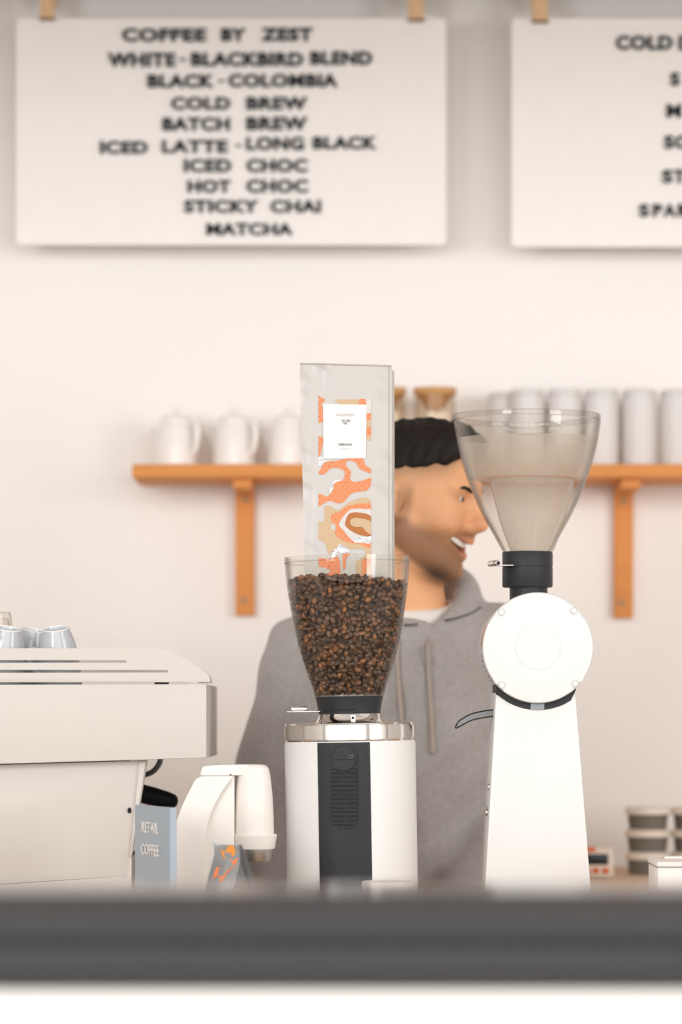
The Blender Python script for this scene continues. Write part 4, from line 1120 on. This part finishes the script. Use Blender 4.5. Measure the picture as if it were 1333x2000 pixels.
# ---------------------------------------------------------------- the barista
def smin(a, b, k):
    h = np.maximum(k - np.abs(a - b), 0.0) / k
    return np.minimum(a, b) - h * h * k * 0.25
def smax(a, b, k): return -smin(-a, -b, k)
class Field:
    """Signed distance on a (possibly uneven) grid; primitives only touch the cells near them."""
    def __init__(self, X, Y, Z):
        self.ax = (np.array(X), np.array(Y), np.array(Z)); self.V = np.full((len(X), len(Y), len(Z)), 1.0)
    def _block(self, lo, hi, m):
        sl = []
        for a, l, h in zip(self.ax, lo, hi):
            i0 = max(0, int(np.searchsorted(a, l - m)) - 1); i1 = min(len(a), int(np.searchsorted(a, h + m)) + 1)
            sl.append(slice(i0, i1))
        return tuple(sl), np.meshgrid(*[a[s_] for a, s_ in zip(self.ax, sl)], indexing='ij')
    def apply(self, fn, lo, hi, k=.02, sub=False, m=None):
        sl, (x, y, z) = self._block(lo, hi, (m if m else k * 1.5 + .03))
        if x.size == 0: return
        d = fn(x, y, z)
        self.V[sl] = smax(self.V[sl], -d, k) if sub else smin(self.V[sl], d, k)
    def ell(self, c, r, k=.02, sub=False, M=None):
        c = np.array(c, float); r = np.array(r, float); R_ = max(r)
        def fn(x, y, z):
            P_ = np.stack([x - c[0], y - c[1], z - c[2]], -1)
            if M is not None: P_ = P_ @ M
            k0 = np.sqrt(((P_ / r) ** 2).sum(-1)); k1 = np.sqrt(((P_ / r ** 2) ** 2).sum(-1)) + 1e-9
            return k0 * (k0 - 1) / k1
        self.apply(fn, c - R_, c + R_, k, sub)
    def cap(self, a, b, ra, rb, k=.02, sub=False, flat=None):
        a = np.array(a, float); b = np.array(b, float); ab = b - a; L2 = (ab ** 2).sum() + 1e-12
        def fn(x, y, z):
            P_ = np.stack([x - a[0], y - a[1], z - a[2]], -1); t = np.clip((P_ @ ab) / L2, 0, 1)
            return np.sqrt(((P_ - t[..., None] * ab) ** 2).sum(-1)) - (ra + (rb - ra) * t)
        r = max(ra, rb); self.apply(fn, np.minimum(a, b) - r, np.maximum(a, b) + r, k, sub)
    def chain(self, pts, rs, k=.015):
        for i in range(len(pts) - 1): self.cap(pts[i], pts[i + 1], rs[i], rs[i + 1], k)
    def mesh(self):
        V = self.V; X, Y, Z = self.ax; ins = V < 0
        nx, ny, nz = V.shape
        acc = np.zeros((nx - 1, ny - 1, nz - 1, 3)); cnt = np.zeros((nx - 1, ny - 1, nz - 1))
        cs = [(a, b, c) for a in (0, 1) for b in (0, 1) for c in (0, 1)]
        def S_(arr, c): return arr[c[0]:nx - 1 + c[0], c[1]:ny - 1 + c[1], c[2]:nz - 1 + c[2]]
        GX_, GY_, GZ_ = np.meshgrid(X, Y, Z, indexing='ij')
        any_ = np.zeros(cnt.shape, bool); all_ = np.ones(cnt.shape, bool)
        for c in cs: any_ |= S_(ins, c); all_ &= S_(ins, c)
        act = any_ & ~all_
        idx = np.argwhere(act)
        def val(arr, c): return arr[idx[:, 0] + c[0], idx[:, 1] + c[1], idx[:, 2] + c[2]]
        pos = np.zeros((len(idx), 3)); n_ = np.zeros(len(idx))
        for a in cs:
            for ax in range(3):
                if a[ax] == 0:
                    b = list(a); b[ax] = 1
                    va, vb = val(V, a), val(V, b); cr = (va < 0) != (vb < 0)
                    t = np.where(cr, va / np.where(cr, va - vb, 1), 0)
                    pa = np.stack([val(g, a) for g in (GX_, GY_, GZ_)], -1); pb = np.stack([val(g, b) for g in (GX_, GY_, GZ_)], -1)
                    pos += np.where(cr[:, None], pa + (pb - pa) * t[:, None], 0); n_ += cr
        pos /= n_[:, None]
        vid = np.full(cnt.shape, -1, int); vid[tuple(idx.T)] = np.arange(len(idx))
        faces = []
        for ax in range(3):
            o1, o2 = [(1, 2), (2, 0), (0, 1)][ax]
            A = [slice(None)] * 3; B = [slice(None)] * 3; A[ax] = slice(0, -1); B[ax] = slice(1, None)
            ch = ins[tuple(A)] != ins[tuple(B)]
            e = np.argwhere(ch)
            ok = (e[:, o1] > 0) & (e[:, o2] > 0) & (e[:, o1] < V.shape[o1] - 1) & (e[:, o2] < V.shape[o2] - 1); e = e[ok]
            sgn = ins[tuple(e.T)]
            def vv(d1, d2):
                q = e.copy(); q[:, o1] += d1; q[:, o2] += d2; return vid[tuple(q.T)]
            q = np.stack([vv(-1, -1), vv(0, -1), vv(0, 0), vv(-1, 0)], -1)
            q[~sgn] = q[~sgn][:, ::-1]; faces.append(q)
        return pos, np.concatenate(faces)
    def normals(self, pos):
        pass

def field_obj(name, pos, faces, mats, parent, color=None):
    me = bpy.data.meshes.new(name); org = ORG[parent.name] if parent else Vector((0, 0, 0))
    me.from_pydata((pos - np.array(org)).tolist(), [], faces.tolist()); me.update()
    me.polygons.foreach_set('use_smooth', [True] * len(me.polygons))
    for m in mats: me.materials.append(m)
    if color is not None:
        at = me.color_attributes.new('tint', 'FLOAT_COLOR', 'POINT')
        at.data.foreach_set('color', np.concatenate([color, np.ones((len(color), 1))], 1).astype(np.float32).ravel())
    o = bpy.data.objects.new(name, me); COL.objects.link(o)
    if parent: o.parent = parent
    ORG[o.name] = org
    return o

PD = 5.30
HC = Vector((xx(818, PD - .02), PD - .02, zx(992, PD - .02)))     # middle of the head between the ears
HS = 0.965; YAW = math.radians(66); PIT = math.radians(13); ROL = math.radians(3)
fwd = Vector((math.sin(YAW) * math.cos(PIT), -math.cos(YAW) * math.cos(PIT), -math.sin(PIT)))
lft = Vector((math.cos(YAW), math.sin(YAW), 0))
upv = fwd.cross(lft); 
HM = np.array([list(fwd), list(lft), list(upv)])                     # rows: local axes in world
def hl(p): return np.array(HC) + HS * (np.array(p, float) @ HM)      # head local -> world
def tol(pos): return ((pos - np.array(HC)) @ HM.T) / HS              # world -> head local

def uneven(fine, lo, hi, f=.0036, c=.012):
    out = []; x = lo
    while x < hi:
        out.append(x); x += f if any(a - .003 <= x <= b + .003 for a, b in fine) else c
    return out
SHR, SHL = Vector((xx(604, PD), PD + .01, 1.422)), Vector((xx(995, PD), PD + .02, 1.432))
ELR = Vector((xx(503, PD - .05), PD - .03, 1.165)); ELL = Vector((.285, PD - .02, 1.17))
WRR = Vector((-.035, 5.085, .985)); WRL = Vector((.15, 5.07, .985))
NK = Vector((xx(806, PD), PD + .035, 1.483))
hx0, hx1 = HC.x - .13, HC.x + .14; hy0, hy1 = HC.y - .14, HC.y + .13; hz0, hz1 = HC.z - .17, HC.z + .15
FX = uneven([(hx0, hx1), (WRR.x - .06, WRR.x + .07), (WRL.x - .07, WRL.x + .06)], -.34, .50)
FY = uneven([(hy0, hy1), (4.93, 5.10)], 4.9, 5.56)
FZ = uneven([(hz0, hz1), (.895, 1.0)], -.01, HC.z + .18, c=.014)
B = Field(FX, FY, FZ)
# body core
hipc = Vector((.095, PD + .03, .93))
B.ell((.095, PD + .02, 1.30), (.165, .095, .19), .03)
B.ell((.095, PD + .02, 1.08), (.150, .095, .19), .05)
B.ell(hipc, (.160, .105, .13), .05)
B.cap(SHR, SHL, .05, .05, .05)
B.cap(NK + Vector((0, .01, -.06)), hl((-.022, 0, -.05)), .066, .058, .03)
for sh_, el_, wr_ in ((SHR, ELR, WRR), (SHL, ELL, WRL)):
    B.chain([sh_, el_, wr_], [.05, .038, .026], .03)
for sx_ in (-1, 1):
    B.chain([hipc + Vector((.085 * sx_, 0, -.06)), Vector((.095 + .09 * sx_, PD, .48)), Vector((.095 + .095 * sx_, PD + .04, .06))], [.082, .055, .04], .03)
    B.cap(Vector((.095 + .097 * sx_, PD + .05, .032)), Vector((.095 + .11 * sx_, PD - .14, .026)), .036, .028, .02)
# hands resting on the worktop: palm, four bent fingers, thumb from the side of the palm
for wr_, sx_ in ((WRR, 1), (WRL, -1)):
    pc = wr_ + Vector((.012 * sx_, -.055, -.035))
    B.ell(pc, (.037, .044, .014), .015); B.cap(wr_, pc, .025, .018, .02)
    for q_, ln in zip((-.027, -.009, .009, .027), (.062, .074, .078, .068) if sx_ > 0 else (.068, .078, .074, .062)):
        k0 = pc + Vector((q_, -.034, .002)); k1 = k0 + Vector((q_ * .12, -ln * .5, .006)); k2 = k0 + Vector((q_ * .2, -ln * .95, -.022))
        B.chain([k0, k1, k2], [.0085, .008, .007], .005)
    t0_ = pc + Vector((.030 * sx_, .012, 0)); B.chain([t0_, t0_ + Vector((.024 * sx_, -.028, -.004)), t0_ + Vector((.030 * sx_, -.054, -.014))], [.0115, .0095, .008], .008)
# head
def He(c, r, k=.02, sub=False): B.ell(hl(c), np.array(r) * HS, k, sub, M=HM.T)
def Hc(a, b, ra, rb, k=.012, sub=False): B.cap(hl(a), hl(b), ra * HS, rb * HS, k, sub)
He((-.006, 0, .047), (.099, .077, .088), .02)
He((.030, 0, .005), (.062, .064, .085), .03)
He((.030, 0, -.055), (.056, .050, .045), .035)
for q_ in (-1, 1):
    Hc((-.004, .052 * q_, -.03), (.06, .026 * q_, -.083), .017, .015, .03)       # jaw line
    He((.062, .043 * q_, -.006), (.022, .022, .02), .025)                          # cheek bone
    He((.070, .040 * q_, -.012), (.023, .021, .017), .012)                          # cheek raised by the smile
    Hc((.082, .012 * q_, .047), (.072, .046 * q_, .049), .011, .009, .015)         # brow ridge
    He((.093, .031 * q_, .031), (.014, .017, .010), .012, True)                    # eye socket
    Hc((.100, .009 * q_, -.013), (.098, .014 * q_, -.012), .0085, .0085, .008)     # nostril wing
    He((.072, .031 * q_, .030), (.0135, .0135, .0135), .004)                       # eyeball under the lids
    Hc((.0815, .018 * q_, .0362), (.077, .046 * q_, .0345), .0056, .005, .004)      # upper lid
    Hc((.0815, .018 * q_, .0243), (.076, .045 * q_, .0257), .0050, .0046, .005)     # lower lid
    Hc((.099, .0, -.036), (.069, .041 * q_, -.024), .005, .0036, .006)             # upper lip to the corner
    Hc((.094, .0, -.060), (.068, .040 * q_, -.034), .0065, .0036, .006)
              # lower lip to the corner
    ez = (-.008, .079 * q_, .005)
    He((-.012, .079 * q_, .008), (.018, .008, .030), .006)                         # ear
    He((-.009, .087 * q_, .008), (.010, .006, .018), .004, True)
    Hc((-.004, .074 * q_, -.02), (-.008, .078 * q_, -.015), .009, .007, .006)
Hc((.087, 0, .042), (.112, 0, .0), .0085, .0095, .016)                             # nose bridge
He((.113, 0, -.006), (.0135, .012, .011), .01)                                     # tip
Hc((.085, 0, -.02), (.094, 0, -.031), .014, .009, .018)
He((.090, 0, -.047), (.018, .018, .0075), .004, True)
for q_ in (-1, 1): Hc((.098, 0, -.0475), (.074, .037 * q_, -.0335), .0068, .0045, .003, True)                             # open smiling mouth
He((.077, 0, -.090), (.021, .022, .018), .02)                                      # chin
pos, fc = B.mesh()
lp_ = tol(pos)
x, y, z = lp_[:, 0], lp_[:, 1], lp_[:, 2]
ay = np.abs(y)
def sstep(a, b, v): t = np.clip((v - a) / (b - a), 0, 1); return t * t * (3 - 2 * t)
skin = np.array(lin((255, 192, 142))); 
colr = np.tile(skin, (len(pos), 1))
cheek = np.exp(-(((x - .085) / .03) ** 2 + ((ay - .032) / .03) ** 2 + ((z + .012) / .02) ** 2)) * .6 + np.exp(-(((x - .115) / .015) ** 2 + (y / .02) ** 2 + ((z + .005) / .015) ** 2)) * .6
near = sstep(-.20, -.11, z) * 1.0
colr = colr * (1 - (cheek * near)[:, None] * .6) + np.array(lin((232, 140, 108))) * (cheek * near)[:, None] * .6
# stubble and beard: jaw, chin, moustache, and the faded sides of the hair
line = -.030 + .0 * x
beard = sstep(.012, -.016, z - (-.022 - .10 * np.clip(x - .02, 0, 1))) * sstep(-.020, .0, x) * sstep(.012, -.004, x - .098 + .25 * np.clip(z + .055, -1, 0) * 0)
beard *= sstep(-.014, .002, z + .062 + .55 * x)
side = sstep(.016, .0, np.abs(x - .005) - .004) * sstep(.05, .02, z) * sstep(-.04, -.02, z) * sstep(.045, .06, ay)
mous = np.exp(-(((z + .026) / .006) ** 2 + ((ay - .012) / .02) ** 2)) * sstep(.075, .085, x)
cheekfree = np.exp(-(((x - .075) / .022) ** 2 + ((ay - .036) / .02) ** 2 + ((z + .02) / .017) ** 2))
beard = np.clip(beard * (1 - .85 * cheekfree) + side * .7 + mous, 0, 1)
chinb = np.exp(-(((x - .07) / .025) ** 2 + ((z + .100) / .02) ** 2))
colr = colr * (1 - beard[:, None] * .74) + np.array(lin((112, 72, 46))) * beard[:, None] * .74
colr = colr * (1 - chinb[:, None] * .8) + np.array(lin((40, 34, 32))) * chinb[:, None] * .8
fade = sstep(.025, .075, z - .28 * x) * sstep(.085, .05, x) 
colr = colr * (1 - fade[:, None] * .6) + np.array(lin((70, 54, 44))) * fade[:, None] * .6
lips = np.maximum(np.exp(-(((z + .036 - .24 * ay) / .005) ** 2)) * sstep(.07, .078, x) * sstep(.034, .028, ay) * sstep(.085, .095, x + ay * .5), np.exp(-(((z + .059 - .7 * ay) / .007) ** 2)) * sstep(.068, .074, x) * sstep(.032, .026, ay))
colr = colr * (1 - lips[:, None] * .5) + np.array(lin((214, 124, 102))) * lips[:, None] * .5
mouth = np.exp(-(((x - .075) / .02) ** 2 + (y / .024) ** 2 + ((z + .047 - .42 * ay) / .0065) ** 2)) * (x < .09)
colr = colr * (1 - mouth[:, None]) + np.array(lin((120, 50, 44))) * mouth[:, None]
lid = np.exp(-(((x - .08) / .012) ** 2 + ((ay - .031) / .02) ** 2 + ((z - .034) / .010) ** 2))
colr = colr * (1 - lid[:, None] * .45) + np.array(lin((140, 84, 58))) * lid[:, None] * .45
def skin_mat():
    m = bpy.data.materials.new('skin'); m.use_nodes = True
    nt = m.node_tree; N = nt.nodes; L = nt.links; p = N['Principled BSDF']
    a = N.new('ShaderNodeVertexColor'); a.layer_name = 'tint'
    no = N.new('ShaderNodeTexNoise'); no.inputs['Scale'].default_value = 220
    mx = N.new('ShaderNodeMix'); mx.data_type = 'RGBA'; mx.blend_type = 'MULTIPLY'; mx.inputs[0].default_value = .12
    tcn = N.new('ShaderNodeTexCoord'); L.new(tcn.outputs['Object'], no.inputs['Vector'])
    L.new(a.outputs['Color'], mx.inputs[6]); L.new(no.outputs['Color'], mx.inputs[7]); L.new(mx.outputs[2], p.inputs['Base Color'])
    p.inputs['Roughness'].default_value = 0.5; p.inputs['Subsurface Weight'].default_value = 0.12; p.inputs['Subsurface Radius'].default_value = (.012, .005, .003)
    p.inputs['Subsurface Scale'].default_value = 0.5
    return m
per = thing('person', (.095, PD + .03, 0), 'smiling bearded man in a grey hoodie standing behind the grinders, looking to the side', 'person')
body = field_obj('body', pos, fc, [skin_mat()], per, colr)

# eyes, brows, teeth
for q_ in (-1, 1):
    bm = NB(); bmesh.ops.create_uvsphere(bm, u_segments=20, v_segments=14, radius=.0128 * HS, matrix=Matrix.Translation(Vector(hl((.0740, .031 * q_, .030)))))
    ey = obj('eye', bm, M_eyew, per)
    bm = NB(); bmesh.ops.create_uvsphere(bm, u_segments=16, v_segments=10, radius=.0066 * HS, matrix=Matrix.Translation(Vector(hl((.0816, (.031 + .001 * q_) * q_, .030)))))
    obj('iris', bm, M_iris, ey)
    bm = NB(); tube(bm, crom([tuple(hl(c)) for c in ((.0950, .010 * q_, .0420), (.0925, .024 * q_, .0465), (.0870, .039 * q_, .0490), (.0770, .053 * q_, .0440))], False, 4), [.002, .0026, .003, .0032, .0034, .0034, .0033, .0031, .0029, .0026, .0022, .0018, .001], 8)
    obj('eyebrow', bm, M_hair, per)
bm = NB(); n = 22; g = []
for zz_ in (-.0390, -.0420, -.0470):
    g.append([bm.verts.new(hl((.0935 - 13 * yy * yy - (.001 if zz_ < -.045 else 0), yy, zz_ + 10.5 * yy * yy))) for yy in [(-.034 + .068 * i / n) for i in range(n + 1)]])
for A_, B_ in zip(g, g[1:]):
    for i in range(n): bm.faces.new((A_[i], A_[i + 1], B_[i + 1], B_[i]))
r_ = bmesh.ops.extrude_face_region(bm, geom=bm.faces[:]); bmesh.ops.translate(bm, verts=[v for v in r_['geom'] if isinstance(v, bmesh.types.BMVert)], vec=Vector(-fwd * .004))
obj('teeth', bm, M_teeth, per)

# hair: short on the sides, fuller on top
HX = list(np.arange(hx0 - .02, hx1 + .02, .0045)); HY = list(np.arange(hy0 - .02, hy1 + .02, .0045)); HZ_ = list(np.arange(HC.z + .02, HC.z + .19, .0045))
Hf = Field(HX, HY, HZ_)
Hf.ell(hl((-.008, 0, .052)), np.array((.107, .082, .095)) * HS, .02, M=HM.T)
Hf.ell(hl((.040, 0, .105)), np.array((.056, .062, .045)) * HS, .02, M=HM.T)
gx_, gy_, gz_ = np.meshgrid(HX, HY, HZ_, indexing='ij')
G = tol(np.stack([gx_, gy_, gz_], -1).reshape(-1, 3)).reshape(gx_.shape + (3,))
noise = .0024 * np.sin(G[..., 0] * 260 + 3 * np.sin(G[..., 1] * 150)) * np.sin(G[..., 1] * 230) + .002 * np.sin(G[..., 0] * 90 + G[..., 1] * 130)
Hf.V += noise
cutp = (.060 + .30 * G[..., 0] + .9 * np.clip(G[..., 0] - .055, 0, 1) - .35 * np.clip(-G[..., 0] - .03, 0, 1)) - G[..., 2] + .35 * noise
Hf.V = smax(Hf.V, cutp, .012)
hp, hf_ = Hf.mesh(); hair = field_obj('hair', hp, hf_, [M_hair], per)

# hoodie
W = Field(list(np.arange(-.36, .52, .0085)), list(np.arange(4.98, 5.56, .0085)), list(np.arange(.86, 1.60, .0085)))
W.ell((.095, PD + .005, 1.30), (.196, .128, .20), .03)
W.ell((.085, PD, 1.06), (.205, .13, .23), .06)
W.cap(SHR + Vector((.02, 0, -.01)), SHL + Vector((-.02, 0, -.01)), .066, .066, .06)
W.cap(NK + Vector((-.05, 0, -.01)), SHR, .055, .06, .04); W.cap(NK + Vector((.05, 0, -.01)), SHL, .055, .06, .04)
for sh_, el_, wr_ in ((SHR, ELR, WRR), (SHL, ELL, WRL)):
    W.cap(sh_, el_, .070, .062, .03); W.cap(el_, el_ + (wr_ - el_) * .72, .060, .044, .03); W.cap(el_ + (wr_ - el_) * .72, el_ + (wr_ - el_) * .92, .040, .036, .008)
# the hood gathered round the neck
for k in range(25):
    a_ = 2 * math.pi * k / 24; b_ = 2 * math.pi * (k + 1) / 24
    def hp_(t): return NK + Vector((.082 * math.cos(t), .084 * math.sin(t) - .002, .026 + .047 * math.sin(t) + .006 * math.cos(t)))
    W.cap(hp_(a_), hp_(b_), .027 + .006 * math.sin(a_), .027 + .006 * math.sin(b_), .012)
W.cap(NK + Vector((-.01, .09, .03)), NK + Vector((.0, .11, -.08)), .06, .05, .04)
W.cap(NK + Vector((0, -.03, -.02)), NK + Vector((0, 0, .2)), .062, .075, .016, sub=True)
gx_, gy_, gz_ = np.meshgrid(*W.ax, indexing='ij')
fold = .0045 * np.sin((gx_ * 1.0 + gz_ * .55) * 46 + 2.0 * np.sin(gz_ * 13)) * np.sin(gz_ * 21 + gx_ * 17) + .003 * np.sin(gx_ * 60 - gz_ * 75 + 3 * np.sin(gx_ * 9))
W.V += fold * np.clip((1.52 - gz_) / .06, .3, 1)
W.V = smax(W.V, .885 - gz_, .01)
# kangaroo pocket as a raised patch
pk = np.maximum(np.maximum(np.abs(gx_ - .095) - .15, np.abs(gz_ - 1.02) - .105), gy_ - (PD - .06))
W.V = W.V - .004 * (pk < 0)
wp, wf = W.mesh()
hood = field_obj('hoodie', wp, wf, [M_hood], per)
bv = BVHTree.FromPolygons(wp.tolist(), wf.tolist())
def on_hood(xp, y, off):
    o = Vector((0, 0, ZC)); dv = (px(xp, y, PD) - o).normalized(); hit = bv.ray_cast(o, dv)
    return (hit[0] - dv * off) if hit[0] else px(xp, y, PD - .13)
for pts_ in (((836, 1212), (836, 1260), (838, 1320), (842, 1380), (845, 1440), (846, 1472)), ((779, 1215), (776, 1280), (780, 1340), (786, 1420), (788, 1460))):
    c = [tuple(on_hood(a_, b_, .003)) for a_, b_ in pts_]
    bm = NB(); tube(bm, crom(c, False, 5), .0042, 10); o = obj('drawstring', bm, M_cord, hood)
bm = NB(); c = [tuple(on_hood(a_, b_, .0005)) for a_, b_ in ((790, 1221), (815, 1219), (840, 1216), (870, 1212), (900, 1205), (925, 1196), (940, 1186))]
tube(bm, crom(c, False, 4), .0018, 8); obj('hood_seam', bm, mat('seam_blue_grey', (112, 112, 116), .9), hood)
# white collar of the T-shirt under it
T = Field(list(np.arange(NK.x - .12, NK.x + .12, .005)), list(np.arange(NK.y - .12, NK.y + .12, .005)), list(np.arange(NK.z - .09, NK.z + .07, .005)))
for k in range(24):
    def tq(t): return NK + Vector((.004 + .066 * math.cos(t), -.006 + .064 * math.sin(t), .020 + .018 * math.sin(t)))
    a_ = 2 * math.pi * k / 24; T.cap(tq(a_), tq(a_ + math.pi / 12), .013, .013, .006); T.cap(tq(a_) + Vector((0, 0, -.03)), tq(a_ + math.pi / 12) + Vector((0, 0, -.03)), .016, .016, .02)
tpz, tf = T.mesh(); field_obj('t_shirt', tpz, tf, [M_tee], per)
# trousers and shoes
Q = Field(list(np.arange(-.14, .34, .012)), list(np.arange(5.1, 5.56, .012)), list(np.arange(.0, 1.05, .012)))
Q.ell(hipc, (.172, .118, .12), .05)
for sx_ in (-1, 1):
    Q.chain([hipc + Vector((.085 * sx_, 0, -.06)), Vector((.095 + .09 * sx_, PD, .48)), Vector((.095 + .095 * sx_, PD + .04, .07))], [.096, .074, .058], .03)
qp, qf = Q.mesh(); field_obj('trousers', qp, qf, [M_trouser], per)
for sx_ in (-1, 1):
    E = Field(list(np.arange(.095 + .10 * sx_ - .08, .095 + .10 * sx_ + .08, .007)), list(np.arange(PD - .21, PD + .15, .007)), list(np.arange(-.02, .14, .007)))
    E.cap(Vector((.095 + .097 * sx_, PD + .05, .045)), Vector((.095 + .11 * sx_, PD - .15, .036)), .047, .038, .02); E.cap(Vector((.095 + .097 * sx_, PD + .045, .05)), Vector((.095 + .096 * sx_, PD + .04, .10)), .048, .048, .02)
    g3 = np.meshgrid(*E.ax, indexing='ij')[2]; E.V = smax(E.V, .001 - g3, .006)
    ep, ef = E.mesh(); field_obj('shoe', ep, ef, [M_shoe], per)
